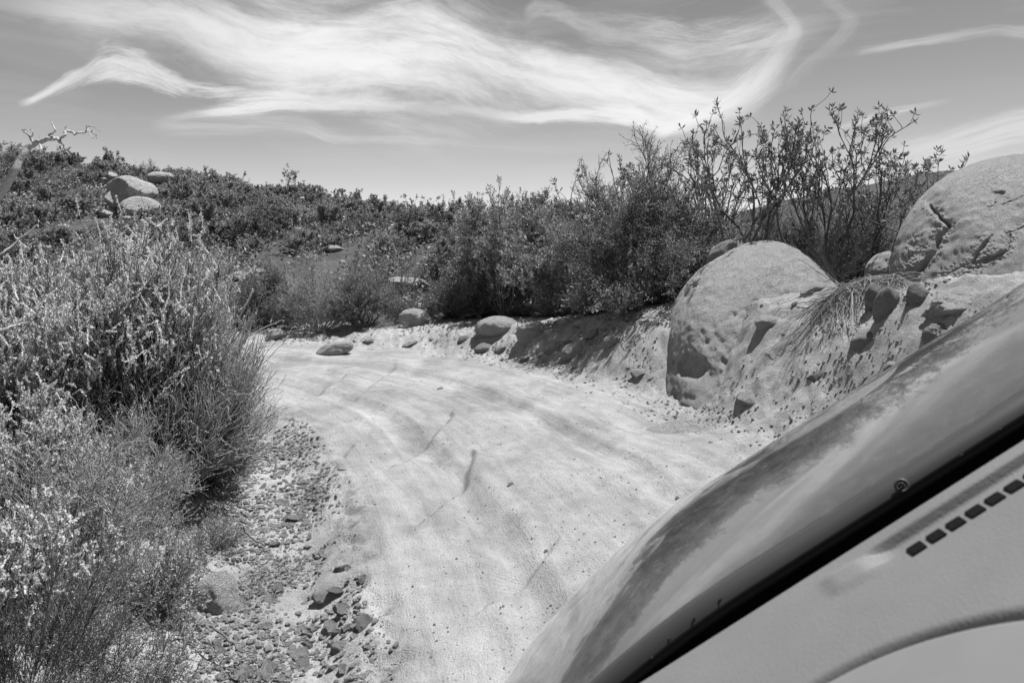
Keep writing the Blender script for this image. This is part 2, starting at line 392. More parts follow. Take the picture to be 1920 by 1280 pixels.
def rock_mat(name, lo, hi, sp=1.0, dark_patch=.35):
    m, b = new_mat(name); c = coords(b)
    g = b.n.new('ShaderNodeObjectInfo')
    c = b.vm('ADD', c, b.xyz(b.m('MULTIPLY', g.outputs['Random'], 37.), 0, 0))
    big = b.noise(c, 1.6, 5, .6); mid = b.noise(c, 9, 6, .7); fine = b.noise(c, 55, 4, .75); gr = b.noise(c, 140, 2, .7)
    v = b.m('ADD', b.m('MULTIPLY', b.mr(big, .3, .7), .4), b.m('MULTIPLY', b.mr(mid, .3, .7), .35)); v = b.m('ADD', v, b.m('MULTIPLY', b.mr(fine, .3, .7), .25))
    col = b.mr(v, .1, .9, lo, hi)
    st = b.mr(b.noise(b.vm('MULTIPLY', c, (1, 1, .4)), 3.1, 6, .72, .5), .55, .68, 0, dark_patch)
    col = b.m('MULTIPLY', col, b.m('SUBTRACT', 1.0, st))
    col = b.m('MULTIPLY', col, b.mr(gr, .35, .65, 1-.34*sp, 1.16))
    lay = b.noise(b.vm('MULTIPLY', b.vm('ADD', c, b.vm('MULTIPLY', b.xyz(mid, mid, mid), (.25, .25, .25))), (2.2, 2.2, 9.0)), 2.2, 6, .7)
    crk = b.mr(b.m('ABSOLUTE', b.m('SUBTRACT', lay, .5)), 0.0, .018, 1.0, 0.0)
    crk = b.m('MULTIPLY', crk, b.mr(big, .45, .6))
    col = b.m('MULTIPLY', col, b.m('SUBTRACT', 1.0, b.m('MULTIPLY', crk, .35)))
    h = b.m('ADD', b.m('MULTIPLY', mid, .8), b.m('ADD', b.m('MULTIPLY', fine, .8), b.m('MULTIPLY', gr, .35)))
    h = b.m('SUBTRACT', b.m('ADD', h, b.m('MULTIPLY', lay, .5)), b.m('MULTIPLY', crk, .3))
    finish(b, bsdf(b, b.xyz(col, col, col), .9, .2, normal=bump(b, h, 1.0, .12))); return m
M_ROCK = rock_mat('weathered_granite', .52, .78, 1.0, .22)
M_ROCK_D = rock_mat('broken_grey_granite', .34, .56)
M_STONE = rock_mat('gully_stone', .38, .62, .6, .2)
M_STONE_D = rock_mat('grey_stone', .30, .48, .6, .2)
def leaf_mat(name, lo, hi, spec=.35, rough=.5, trans=.2):
    m, b = new_mat(name)
    g = b.n.new('ShaderNodeNewGeometry')
    r = g.outputs['Random Per Island']
    ob = b.n.new('ShaderNodeObjectInfo').outputs['Random']
    n = b.noise(coords(b), 2.3, 2, .5)
    v = b.m('ADD', b.m('MULTIPLY', b.m('POWER', r, 1.6), .75), b.m('ADD', b.m('MULTIPLY', ob, .2), b.m('MULTIPLY', n, .3)))
    col = b.mr(v, .1, .95, lo, hi)
    rgb = b.xyz(col, col, col)
    p = bsdf(b, rgb, rough, spec)
    t = b.n.new('ShaderNodeBsdfTranslucent'); b.l.new(rgb, t.inputs[0])
    mx = b.n.new('ShaderNodeMixShader'); mx.inputs[0].default_value = trans; b.l.new(p, mx.inputs[1]); b.l.new(t.outputs[0], mx.inputs[2])
    finish(b, mx.outputs[0]); return m
M_LEAF_DK = leaf_mat('dark_shrub_leaf', .055, .30, .35, .5)
M_LEAF_MD = leaf_mat('grey_green_leaf', .10, .54, .35, .5)
M_LEAF_LT = leaf_mat('pale_shrub_leaf', .10, .50, .4)
M_LEAF_TALL = leaf_mat('leathery_leaf', .08, .32, .25, .5, .2)
M_PLUME = leaf_mat('pale_flower_spike', .46, .80, .2, .8, .35)
M_FLOWER = leaf_mat('white_flower_head', .45, .7, .2, .8, .3)
M_TWIG = leaf_mat('brown_twig', .08, .21, .2, .7, 0)
M_TWIG_LT = leaf_mat('pale_dry_twig', .22, .42, .2, .7, 0)
M_STRAW = leaf_mat('straw_twig', .24, .50, .25, .6, .15)
def wood_mat():
    m, b = new_mat('bleached_dead_wood'); c = coords(b)
    n = b.noise(b.vm('MULTIPLY', c, (1, 1, 1)), 30, 5, .7, 1.0); col = b.mr(n, .3, .7, .28, .62)
    finish(b, bsdf(b, b.xyz(col, col, col), .8, .2, normal=bump(b, n, .8, .01))); return m
M_WOOD = wood_mat()

# ------------------------------------------------------------------ ground sheet
def steps(segs):
    out = [segs[0][0]]
    for a, b_, h in segs:
        n = max(1, int(round((b_-a)/h))); out += list(a+(b_-a)*(np.arange(n)+1)/n)
    return np.array(out)
def grow_out(start, h, fac, end):
    o = [start]; 
    while abs(o[-1]) < abs(end) or o[-1]*end < 0: o.append(o[-1]+h); h *= fac
    return np.array(o[1:])
xr = grow_out(8.0, .12, 1.05, 3000); xl = grow_out(-8.0, -.12, 1.05, -3000)[::-1]
xs = np.concatenate([xl, steps([(-8,-5,.07),(-5,-3.2,.035),(-3.2,3.2,.022),(3.2,5.5,.03),(5.5,8,.08)]), xr])
yb = grow_out(2.0, -.3, 1.2, -3000)[::-1]; yf = grow_out(19.0, .14, 1.04, 5000)
ys = np.concatenate([yb, steps([(2,3.4,.08),(3.4,7,.02),(7,11,.028),(11,15,.05),(15,19,.09)]), yf])
GX, GY = np.meshgrid(xs, ys)
GZ = Zf(GX.ravel(), GY.ravel()).reshape(GX.shape)
nx, ny = len(xs), len(ys)
V = np.stack([GX.ravel(), GY.ravel(), GZ.ravel()], 1)
ii, jj = np.meshgrid(np.arange(ny-1), np.arange(nx-1), indexing='ij')
a = (ii*nx+jj).ravel(); F = np.stack([a, a+1, a+nx+1, a+nx], 1)
cx = V[F].mean(1); dc, sc, alc = road_sd(cx[:, 0], cx[:, 1])
wobc = .16*fbm2(cx[:, 0], cx[:, 1], .7, 3, 5)+.05*fbm2(cx[:, 0], cx[:, 1], 3.1, 2, 8)
sc_ = dc-half(sc)+wobc; dist_c = np.hypot(cx[:, 0], cx[:, 1])
cls = np.full(len(F), 3)
cls[(sc > 0) & (sc_ < 2.6) & (dist_c < 40)] = 1
cls[(sc < 0) & (sc_ < 1.9) & (dist_c < 40)] = 2
cls[(sc_ < 0) & (dist_c < 60)] = 0
fn = np.cross(V[F[:, 2]]-V[F[:, 0]], V[F[:, 3]]-V[F[:, 1]])
vnrm = np.zeros_like(V)
for k in range(4): np.add.at(vnrm, F[:, k], fn)
vnrm /= np.linalg.norm(vnrm, axis=1, keepdims=True)
for ci, (nm, mt) in enumerate((('dirt_road', M_ROAD), ('dirt_bank', M_BANK), ('gully', M_GULLY), ('ground', M_SOIL))):
    f = F[cls == ci]; u, inv = np.unique(f, return_inverse=True)
    me = mesh_np(nm, V[u], inv.reshape(f.shape), True, mt)
    me.normals_split_custom_set_from_vertices(vnrm[u].tolist())
    if ci == 0:
        dd_, sd_, al_ = road_sd(V[u, 0], V[u, 1]); uvv = np.stack([al_, dd_*sd_], 1)[inv.reshape(f.shape).ravel()]
        uvl = me.uv_layers.new(name='track'); uvl.data.foreach_set('uv', uvv.astype(np.float32).ravel())
    obj(nm, me, kind='structure')

# far mountain beyond the valley
def far_hill():
    n, k = 160, 40
    az = np.linspace(-.7, .95, n); rr = np.linspace(240, 900, k)
    Az, R = np.meshgrid(az, rr)
    pr = np.interp(Az, [-.7,-.2,0,.16,.29,.33,.40,.49,.56,.62,.72,.95], [-.02,-.02,-.01,.0,.02,.031,.043,.056,.062,.075,.085,.09])
    t = (R-240)/(560-240); prof = np.where(t < 1, sst(0, 1, np.clip(t, 0, 1)), 1-.6*sst(1, 2, t))
    x = R*np.sin(Az); y = R*np.cos(Az)
    z = -45+(45+pr*560/np.cos(Az)+2)*prof+fbm2(x, y, .012, 4, 5)*9*prof+fbm2(x, y, .08, 3, 6)*1.6
    V = np.stack([x.ravel(), y.ravel(), z.ravel()], 1)
    i, j = np.meshgrid(np.arange(k-1), np.arange(n-1), indexing='ij'); a = (i*n+j).ravel()
    m, b = new_mat('far_chaparral'); c = coords(b)
    v = b.noise(c, .09, 6, .75); v2 = b.noise(c, .5, 3, .7); q = b.m('ADD', b.m('MULTIPLY', v, .5), b.m('MULTIPLY', v2, .5)); col = b.mr(q, .38, .66, .05, .14)
    spk = b.mr(b.noise(c, .35, 2, .5), .70, .74, 0, .2)
    finish(b, bsdf(b, b.vm('ADD', b.xyz(col, col, col), b.xyz(spk, spk, spk)), .95, .05, normal=bump(b, v2, 1, 2)))
    obj('distant_hill', mesh_np('distant_hill', V, np.stack([a, a+1, a+n+1, a+n], 1)[:, ::-1], True, m), kind='structure')
far_hill()

# ------------------------------------------------------------------ rocks
_ico = {}
def ico(sub):
    if sub not in _ico:
        bm = bmesh.new(); bmesh.ops.create_icosphere(bm, subdivisions=sub, radius=1); bm.verts.ensure_lookup_table()
        _ico[sub] = (np.array([v.co[:] for v in bm.verts]), np.array([[v.index for v in f.verts] for f in bm.faces])); bm.free()
    return _ico[sub]
def rock_shape(seed, sub, planes=11, cut=(.62, .92), soft=26., noise=.09, nsc=1.6, rough=.022, superq=None):
    D, F = ico(sub); rng = np.random.default_rng(seed)
    n = rng.normal(size=(planes, 3)); n /= np.linalg.norm(n, axis=1, keepdims=True); h = rng.uniform(*cut, planes)
    dn = np.maximum(D@n.T, 1e-3); r = (h/dn)
    r = np.concatenate([r, np.ones((len(D), 1))], 1)
    rs = -np.log(np.exp(-soft*np.minimum(r, 3)).sum(1))/soft
    V = D*rs[:, None]
    V = V*(1+noise*fbm(D*nsc+seed*3.1, 4, seed)[:, None])
    rid = 1-np.abs(fbm(D*4+seed, 4, seed+5))*2
    V = V+D*(rough*(fbm(D*9+seed, 4, seed+9)*1.6-.8*np.clip(rid-.7, 0, 1)))[:, None]
    return V, F
def rotm(rx, ry, rz): return np.array(Euler((rx, ry, rz)).to_matrix())
def ray_ground(px, py, d0=3.0, d1=24.0):
    """distance at which the sight line through a photo pixel meets the terrain"""
    ds = np.linspace(d0, d1, 900); x = (px-960)/FPX*ds; z = CAMH-(py-HY)/FPX*ds
    hit = np.nonzero(Zf(x, ds) >= z)[0]
    return ds[hit[0]] if len(hit) else None
def boulder(px, py, d, wpx, hpx, seed, label, mat=M_ROCK, sub=4, depth=1.0, rot=(0, 0, 0), tilt=0.0, name='boulder', cat='boulder', group=None, sink=0.0, snap=None, **kw):
    if name == 'rock': kw.setdefault('soft', 34.); kw.setdefault('noise', .04)
    if snap is None: snap = d < 17.5 and wpx < 130
    """a boulder whose middle is seen at px,py, at distance d, wpx x hpx pixels large"""
    if snap:
        q = ray_ground(px, py+hpx*.32, 3.0)
        if q and q < 19: d = q+wpx*q/FPX*(.40 if d < 11 else .08)
    c = P(px, py, d); k = d/FPX; V, F = rock_shape(seed, sub, **kw)
    V = V@rotm(*rot).T
    V = V/np.abs(V).max(0)*np.array([wpx*k/2, wpx*k/2*depth, hpx*k/2])
    V = V@rotm(0, tilt, 0).T
    c[2] -= sink
    return obj(name, mesh_np(name, V, F, True, mat), loc=c, label=label, cat=cat, group=group)

# big dome boulder above the bend, with a broken hollow near its foot
def unit0(v): return v/np.maximum(np.linalg.norm(v, axis=-1, keepdims=True), 1e-9)
def refine(V, F, mask, times=1):
    for _ in range(times):
        bm = bmesh.new(); vs_ = [bm.verts.new(v) for v in V]; bm.verts.ensure_lookup_table()
        for f in F: bm.faces.new([vs_[i] for i in f])
        mk = mask(V); ed = [e for e in bm.edges if mk[e.verts[0].index] and mk[e.verts[1].index]] if False else None
        bm.verts.index_update(); ed = [e for e in bm.edges if mk[e.verts[0].index] and mk[e.verts[1].index]]
        bmesh.ops.subdivide_edges(bm, edges=ed, cuts=1, use_grid_fill=True); bmesh.ops.triangulate(bm, faces=[f for f in bm.faces if len(f.verts) > 3])
        bm.verts.index_update(); V = np.array([v.co[:] for v in bm.verts]); F = np.array([[v.index for v in f.verts] for f in bm.faces]); bm.free()
    return V, F
def dome_boulder():
    D, F = ico(6); D, F = refine(D, F, lambda q: (q[:, 1] < .25) & (q[:, 2] > -.75), 1); D = unit0(D); _ico[16] = (D, F)
    c = P(1452, 672, 11.0); k = 11.0/FPX
    V, _ = rock_shape(11, 16, planes=7, cut=(.86, .98), soft=18, noise=.035, nsc=1.3, rough=0)
    V = V*(1+.008*fbm(D*18, 4, 3))[:, None]
    V = V/np.abs(V).max(0)
    # lean: flat sloping face towards the road on the low side
    V = V*np.array([222*k, 1.55, 226*k])
    tt = np.clip(-V[:, 2]/(226*k), 0, .97); V[:, :2] *= ((1+.55*tt)/np.sqrt(1-tt*tt))[:, None]
    V[:, 1] += .42*V[:, 2]; V[:, 0] += .10*np.clip(V[:, 2], 0, 2)**1.0-.0*np.clip(-V[:, 2], 0, 2)
    for n_, h_ in (((-.94, -.10, .34), 1.38), ((-.68, -.10, .71), 1.33), ((-.24, -.72, .65), 1.10), ((.45, -.45, .77), 1.34), ((-.45, -.1, .88), 1.52), ((.75, -.1, .65), 1.35)):
        n_ = np.array(n_); n_ = n_/np.linalg.norm(n_); e = V@n_-h_; e = np.log1p(np.exp(np.clip(e*14, -30, 30)))/14; V = V-n_*(e*.85)[:, None]
    W = V+c; px = 960+W[:, 0]/W[:, 1]*FPX; py = HY-(W[:, 2]-CAMH)/W[:, 1]*FPX
    front = V[:, 1] < .5
    nn = fbm(D*6, 3, 77)*9
    # hollow
    nn = fbm(D*11, 4, 70)*26; r = np.hypot((px-1296+nn)/31, (py-688+nn*.7)/24); pit = (1-sst(.7, 1.08, r))*front
    V = V-D*(pit*.06)[:, None]
    nn = nn*.4
    # scaled-off shell: lower middle surface lies deeper than the smooth upper skin
    edge = (px-1270)*.50+(py-640)*-.87+nn*1.5   # line running up to the other end of the dome
    scal = sst(-4, 6, (py-(470+(1560-px)*.62))+nn*2.0)*sst(1285, 1330, px+nn)*front*(1-pit)
    V = V-D*(scal*.012)[:, None]
    V = V+D*(scal*(.055*fbm(D*8, 6, 33, .65)))[:, None]
    q = (px*-.25+py*.95)/30+fbm(V*1.5, 4, 90)*1.8; st = q-np.floor(q); brk = sst(-.05, .3, fbm(V*2.1, 3, 91))
    V = V-D*(.020*st*brk-.016*fbm(V*np.array([8, 8, 12]), 5, 92, .62)-.006*fbm(V*38, 3, 93))[:, None]
    obj('boulder', mesh_np('boulder', V, F, True, M_ROCK), loc=c, label='big pale dome-shaped boulder with a dark broken hollow near its foot', cat='boulder')
dome_boulder()
def great_boulder():
    D, F = ico(6)
    c = P(1992, 580, 8.9); k = 8.9/FPX
    V, _ = rock_shape(23, 6, planes=6, cut=(.88, .98), soft=20, noise=.03, nsc=1.2, rough=0)
    V = V/np.abs(V).max(0)*np.array([300*k, 1.5, 306*k])
    tt = np.clip(-V[:, 2]/(306*k), 0, .97); V[:, :2] *= ((1+.22*tt)/np.sqrt(1-tt*tt))[:, None]
    V[:, 1] += .42*V[:, 2]; V[:, 0] += .04*V[:, 2]
    for n_, h_ in (((-.3, -.70, .65), 1.42), ((-.85, -.2, .5), 1.62), ((-.2, -.45, .87), 1.62)):
        n_ = np.array(n_); n_ = n_/np.linalg.norm(n_); e = V@n_-h_; e = np.log1p(np.exp(np.clip(e*14, -30, 30)))/14; V = V-n_*(e*.8)[:, None]
    def pix(V):
        W = V+c; return 960+W[:, 0]/W[:, 1]*FPX, HY-(W[:, 2]-CAMH)/W[:, 1]*FPX
    lines = [([(1738,385),(1772,420),(1745,470),(1722,503)], .11, 4.5), ([(1850,450),(1832,470),(1820,490)], .06, 3), ([(1893,438),(1886,468),(1860,478),(1840,484)], .06, 2.6),
             ([(1828,347),(1868,328)], .035, 2.4), ([(1848,382),(1866,376),(1872,362),(1884,358)], .035, 2.0), ([(1880,380),(1900,372),(1925,360)], .045, 2.6),
             ([(1690,540),(1700,490),(1716,452)], .03, 2.4), ([(1760,520),(1800,500),(1830,500)], .03, 2.2), ([(1790,300),(1850,282)], .02, 2.0), ([(1885,438),(1925,420)], .04, 2.2)]
    def near(V):
        px, py = pix(V); m = np.zeros(len(V), bool)
        for pts, dep, wd in lines: m |= segd(px, py, pts)[0] < 15
        return m & (V[:, 1] < .9)
    def vis(V):
        px, py = pix(V); return (px < 1960) & (py < 640) & (V[:, 1] < .9)
    V, F = refine(V, F, vis, 1); V, F = refine(V, F, near, 2)
    N = unit0(V/np.array([300*k, 1.5, 306*k])**1)
    px, py = pix(V); nn = fbm(V*5, 3, 78)*3.0; nm = fbm(V*16, 3, 79)*2.5; front = (V[:, 1] < 1.0)
    push = np.zeros(len(V))
    for pts, dep, wd in lines:
        b, sd = segd(px+nn+nm, py+nn-nm, pts); ww = np.where(sd > 0, wd, wd*.7)*.62; push += dep*.75*np.exp(-(b/ww)**2)
        push += dep*.30*np.exp(-(b/26))*(sd > 0)*sst(0, 3, b)
    # flaking shells: uneven steps that run with the curve of the rock
    q = (px*.42+py*.90)/34+fbm(V*1.6, 4, 90)*1.7; st = q-np.floor(q); st = np.clip(st*1.08, 0, 1)
    brk = sst(-.1, .25, fbm(V*2.3, 3, 91))
    push += .022*st*brk
    push -= .018*fbm(V*np.array([9, 9, 14]), 5, 92, .6)+.007*fbm(V*40, 3, 93)
    V = V-N*(push*front)[:, None]
    obj('boulder', mesh_np('boulder', V, F, True, M_ROCK), loc=c, label='huge pale cracked granite boulder, highest of all, leaning over the bank', cat='boulder')
def segd(x, y, pts):
    b = np.full(len(x), 1e9); sd = np.zeros(len(x))
    for (ax, ay), (bx, by) in zip(pts[:-1], pts[1:]):
        dx, dy = bx-ax, by-ay; t = np.clip(((x-ax)*dx+(y-ay)*dy)/(dx*dx+dy*dy), 0, 1)
        ex, ey = x-ax-t*dx, y-ay-t*dy; r = np.hypot(ex, ey); sd = np.where(r < b, np.sign(ex*dy-ey*dx), sd); b = np.minimum(b, r)
    return b, sd
great_boulder()
B = boulder
B(1362,500,12.0,88,120,31,'dark rough boulder standing behind the dome-shaped boulder',M_ROCK_D,5,.8,tilt=.5,snap=False,planes=9,cut=(.7,.95))
B(1668,508,10.6,92,74,32,'low pale boulder in the gap between dome boulder and cracked boulder',M_ROCK,5,.9,tilt=-.35,snap=False)
B(1662,575,9.0,50,84,33,'upright grey slab stone wedged beside a leaning split stone on the bank',M_ROCK_D,4,.5,tilt=.25,planes=12,cut=(.7,.9),name='rock',cat='rock')
B(1640,562,9.25,44,70,34,'split stone leaning behind the upright slab stone under hanging roots',M_ROCK_D,4,.5,tilt=.2,planes=12,cut=(.7,.9),name='rock',cat='rock')
B(1721,560,9.0,52,62,35,'angular dark wedge stone set in the bank under the cracked boulder',M_ROCK_D,4,.6,tilt=-.5,planes=12,cut=(.65,.9),name='rock',cat='rock')
B(1790,572,8.4,118,64,36,'rounded grey rock half buried below the cracked boulder',M_ROCK,5,.9,tilt=-.2,planes=15,cut=(.6,.88),noise=.14,rough=.05)
B(1774,634,7.6,86,66,37,'broken dark rock mass with crumbling top beside the car bonnet',M_ROCK_D,5,.8,planes=16,cut=(.55,.88),noise=.2,rough=.06)
B(1628,640,8.6,72,40,38,'flat grey triangular rock half buried low in the crumbly bank',M_ROCK_D,4,.8,tilt=-.25,planes=12,cut=(.7,.9),name='rock',cat='rock')
B(1528,543,9.9,56,28,39,'long pale rock with a dark broken end on the dome boulder edge',M_ROCK,4,.8,tilt=-.25,planes=12,cut=(.7,.9),name='rock',cat='rock')
B(1446,606,9.9,66,34,40,'pale lumpy rock stuck to the face of the dome boulder',M_ROCK,5,.7,noise=.1,planes=12,cut=(.7,.9),name='rock',cat='rock')
B(1405,752,8.9,54,34,41,'small pale rock at the foot of the crumbly bank below the dome boulder',M_STONE,4,.9,tilt=.3,planes=12,cut=(.7,.9),name='rock',cat='rock')
B(1262,800,9.5,120,44,42,'low bleached ledge rock where the road meets the bank',M_ROCK,5,1.0,sink=.07,noise=.12,rough=.03)
B(1675,690,8.0,34,26,43,'small pale rock on the bank just above the car bonnet',M_STONE,4,.9,planes=12,cut=(.7,.9),name='rock',cat='rock')
# stones on the bank beyond the bend
B(928,612,16.0,84,40,51,'large oval boulder perched over its own shadow on the low bank',M_ROCK,5,.7,tilt=-.13,planes=6,cut=(.85,.97))
B(992,624,15.2,62,40,52,'wedge-shaped stone with a flat sunlit side beside the oval boulder',M_ROCK,4,.6,tilt=-.55,planes=10,cut=(.6,.9),name='rock',cat='rock')
B(1072,660,13.4,46,32,53,'oblong stone with shadowed underside lying low on the bank beyond road',M_ROCK,4,.6,tilt=-.5,planes=10,cut=(.7,.9),name='rock',cat='rock')
B(1035,652,14.2,36,24,54,'slanting small stone next to the oblong stone on the bank',M_STONE,4,.7,tilt=-.5,planes=10,cut=(.6,.9),name='rock',cat='rock')
B(908,652,15.4,40,20,55,'dark little rock in the shade under the oval boulder',M_ROCK_D,3,.8,tilt=-.2,name='rock',cat='rock')
B(938,655,15.1,26,14,56,'thin pale splinter of rock below the oval boulder',M_STONE,3,.8,tilt=-.6,name='rock',cat='rock')
B(1058,604,14.6,26,18,57,'small lump of rock on the bank crest above the oblong stone',M_ROCK,3,.8,name='rock',cat='rock')
B(777,598,16.8,62,40,58,'smooth pale boulder with grass at its foot on the bank crest',M_ROCK,5,.8,planes=6,cut=(.85,.97))
B(770,645,15.6,34,14,59,'low stone with stick-like edge on slope below the grassy boulder',M_STONE,3,.8,tilt=-.3,name='rock',cat='rock')
B(628,655,15.6,72,30,60,'long log-like pale rock with a dark broken end at the road edge',M_ROCK,5,.5,tilt=-.28,planes=8,cut=(.75,.95))
B(518,628,17.0,36,26,61,'squat grey boulder under the dark round shrub at the bend',M_ROCK,4,.9)
B(760,535,19.5,90,36,62,'broad pale boulder top showing behind twigs on the lower hillside',M_ROCK,5,.9)
B(1148,640,12.8,42,26,121,'angular stone halfway down the shaded bank before the dome boulder',M_STONE,4,.7,tilt=-.4,planes=12,cut=(.55,.85),name='rock',cat='rock')
B(1108,628,13.6,30,20,122,'blocky pale stone on the bank slope uphill of the oblong stone',M_STONE,4,.7,tilt=-.3,planes=12,cut=(.55,.85),name='rock',cat='rock')
B(1196,700,11.5,34,20,123,'wedge of rock near the bottom of the bank close to the dome boulder',M_STONE,4,.7,tilt=-.5,planes=12,cut=(.55,.85),name='rock',cat='rock')
B(868,636,16.0,28,16,124,'small sharp stone on the pale slope before the oval boulder',M_STONE,3,.7,tilt=-.4,planes=12,cut=(.55,.85),name='rock',cat='rock')
B(985,672,14.2,26,10,125,'thin shard of rock at the foot of the wedge-shaped stone',M_STONE,3,.7,tilt=-.3,planes=12,cut=(.55,.85),name='rock',cat='rock')
B(690,640,16.0,24,12,126,'little angular stone between the log-like rock and the smooth boulder',M_STONE,3,.7,tilt=-.3,planes=12,cut=(.55,.85),name='rock',cat='rock')
# hillside boulders
B(247,357,36,90,54,71,'rounded capstone boulder on top of the hillside boulder pile',M_ROCK,5,.9,planes=10,cut=(.6,.86),soft=34,noise=.08,tilt=.12)
B(220,376,35.5,52,42,72,'middle boulder squeezed under the capstone of the hillside pile',M_ROCK,5,.9,planes=10,cut=(.6,.86),soft=34,noise=.08,tilt=-.25)
B(262,392,35,80,48,73,'flat-topped boulder forming the front base of the hillside pile',M_ROCK,5,.9,planes=10,cut=(.6,.86),soft=34,noise=.08,tilt=0)
B(204,402,35,34,22,74,'small boulder at the near foot of the hillside pile',M_ROCK,4,.9)
B(303,335,46,54,26,75,'wide low boulder on the skyline above the boulder pile',M_ROCK,4,.9)
B(209,330,45,22,16,76,'small white boulder on the slope just above the boulder pile',M_ROCK,4,.9)
B(196,337,45.5,26,10,77,'flat white stone beside the small white boulder on the slope',M_ROCK,3,.9)
B(48,374,38,18,22,78,'upright small boulder among brush below the dead branch',M_ROCK,4,.9)
B(14,298,52,20,10,79,'tiny pale boulder on the skyline behind the dead branch',M_ROCK,3,.9)
B(228,458,22,46,28,80,'pale broken boulder half hidden behind the flowering shrub',M_ROCK,4,.9,noise=.1)
B(452,518,23,46,20,81,'domed pale boulder below a pair of dark stones on the hillside',M_ROCK,4,.9)
B(487,510,24,34,14,82,'flat pale stone beside the domed boulder on the hillside',M_ROCK,4,.9)
B(466,499,25,24,12,83,'dark small stone above the flat pale stone on the hillside',M_ROCK_D,3,.9)
B(432,459,29,24,10,84,'low white stone slab in mid hillside brush',M_ROCK,3,.9)
B(624,468,27,44,20,85,'pale rough outcrop in the middle of the hillside brush',M_ROCK,4,.9,noise=.14)
B(642,493,25,16,12,86,'small white stone under the rough outcrop',M_ROCK,3,.9)
B(641,357,45,16,9,87,'tiny white boulder near the hill crest',M_ROCK,3,.9)
B(694,450,29,18,8,88,'small pale twin stones deep in dark hillside brush',M_ROCK,3,.9)
B(1032,406,27,30,22,89,'pale boulder on the ridge beside the dark round crest shrub',M_ROCK,4,.9)
B(1100,408,26,44,22,90,'wedge-shaped pale boulder on the ridge near the tall twiggy shrub',M_ROCK,4,.9,tilt=-.2,planes=9,cut=(.7,.95))
B(1120,437,24,56,22,91,'broad pale boulder just under the wedge boulder on the ridge',M_ROCK,4,.9)
B(858,406,34,22,10,92,'small pale stone near the ridge gap',M_ROCK,3,.9)
B(560,372,44,22,10,111,'small flat pale stone just under the skyline brush',M_ROCK,3,.9)
B(350,402,37,26,12,112,'pale knobby stone uphill from the hillside boulder pile',M_ROCK,4,.9,noise=.14)
B(120,428,30,24,16,113,'grey-white stone in brush under the dead branch',M_ROCK,4,.9)
B(560,432,31,22,12,114,'lone white stone in the middle of the slope',M_ROCK,4,.9)
B(735,430,33,20,10,115,'faint pale stone under the long skyline slope',M_ROCK,3,.9)
B(545,462,27,20,10,116,'small pale ledge stone above the thin twiggy brush',M_ROCK,3,.9)
B(800,470,26,24,12,117,'pale stone in dark brush beside the wide leathery shrub',M_ROCK,4,.9)
# near side of the gully
B(405,1122,4.9,92,100,101,'rounded pale boulder at the gully edge among small bushes',M_ROCK,5,.9,planes=7,cut=(.8,.97),tilt=.3)
B(425,905,7.2,66,60,102,'pale blocky rock on the gully bank under the broom-like shrub',M_ROCK,5,.9,planes=10,cut=(.7,.95),rough=.03)
B(640,1215,3.95,40,24,103,'grey stone alone near the road edge low in the gully',M_STONE_D,4,.8,name='rock',cat='rock',sink=-.0)
B(348,1170,4.35,60,40,104,'pale flat stone under thin twigs next to the gully-edge boulder',M_ROCK,4,.9,planes=10,cut=(.7,.95),name='rock',cat='rock')

# individual stones in the gully
rng = np.random.default_rng(4)
protos = []
for i in range(9):
    V, F = rock_shape(200+i, 3, planes=13, cut=(.42, .85), soft=70, noise=.03, rough=.015)
    sc3 = np.array([[1, .7, .45], [1, .8, .6], [1, .55, .4], [1, .9, .5]][i % 4]); protos.append(mesh_np('stone', V*sc3*.6, F, False, [M_STONE, M_STONE, M_STONE_D][i % 3]))
def edge_x(y, side):
    t = np.interp(y, CLS[:, 1][:45], CLS[:, 0][:45]); return t
def gully_pts(n, s0, s1, y0, y1, rng, power=1.0):
    out = []
    while len(out) < n:
        m = 4000
        y = y0+(y1-y0)*rng.random(m)**power; x = rng.uniform(-5, 0, m)
        d, sd, al = road_sd(x, y); s = d-half(sd)+.16*fbm2(x, y, .7, 3, 5)+.05*fbm2(x, y, 3.1, 2, 8)
        k = (sd < 0) & (s > s0) & (s < s1) & (rng.random(m) < .04+sst(-.15, .3, s))
        out += list(zip(x[k], y[k], s[k]))
    return np.array(out[:n])
named = [(398,462,'flat-topped pale stone in the middle of the gully rubble'),(444,452,'dark cube-like stone touching the flat-topped pale stone'),
         (330,818,'dark three-cornered stone beside dead leaf litter'),(570,858,'long pale stone among dark stones at the gully edge'),
         (615,832,'dark wedge stone at the upper end of the long pale stone'),(650,922,'rounded pale stone with buried lower side in gully'),
         (660,1016,'dark angular stone pressed against a pale pebble'),(620,1030,'pale pebble leaning on a dark angular stone'),
         (640,718,'tilted grey block at the upper end of the stone cluster'),(748,768,'last grey stone against the steep road edge'),
         (475,1095,'thin flat shard lying alone in lower gully'),(290,1210,'brown-grey lump of stone near lowest litter patch'),
         (150,1245,'wide low stone with pale top at bottom of gully'),(650,1215,'pale egg-like stone lowest in the gully'),
         (590,1000,'half buried pale block above the dark angular stone'),(312,597,'dark splinter stone on bare sand of the gully')]
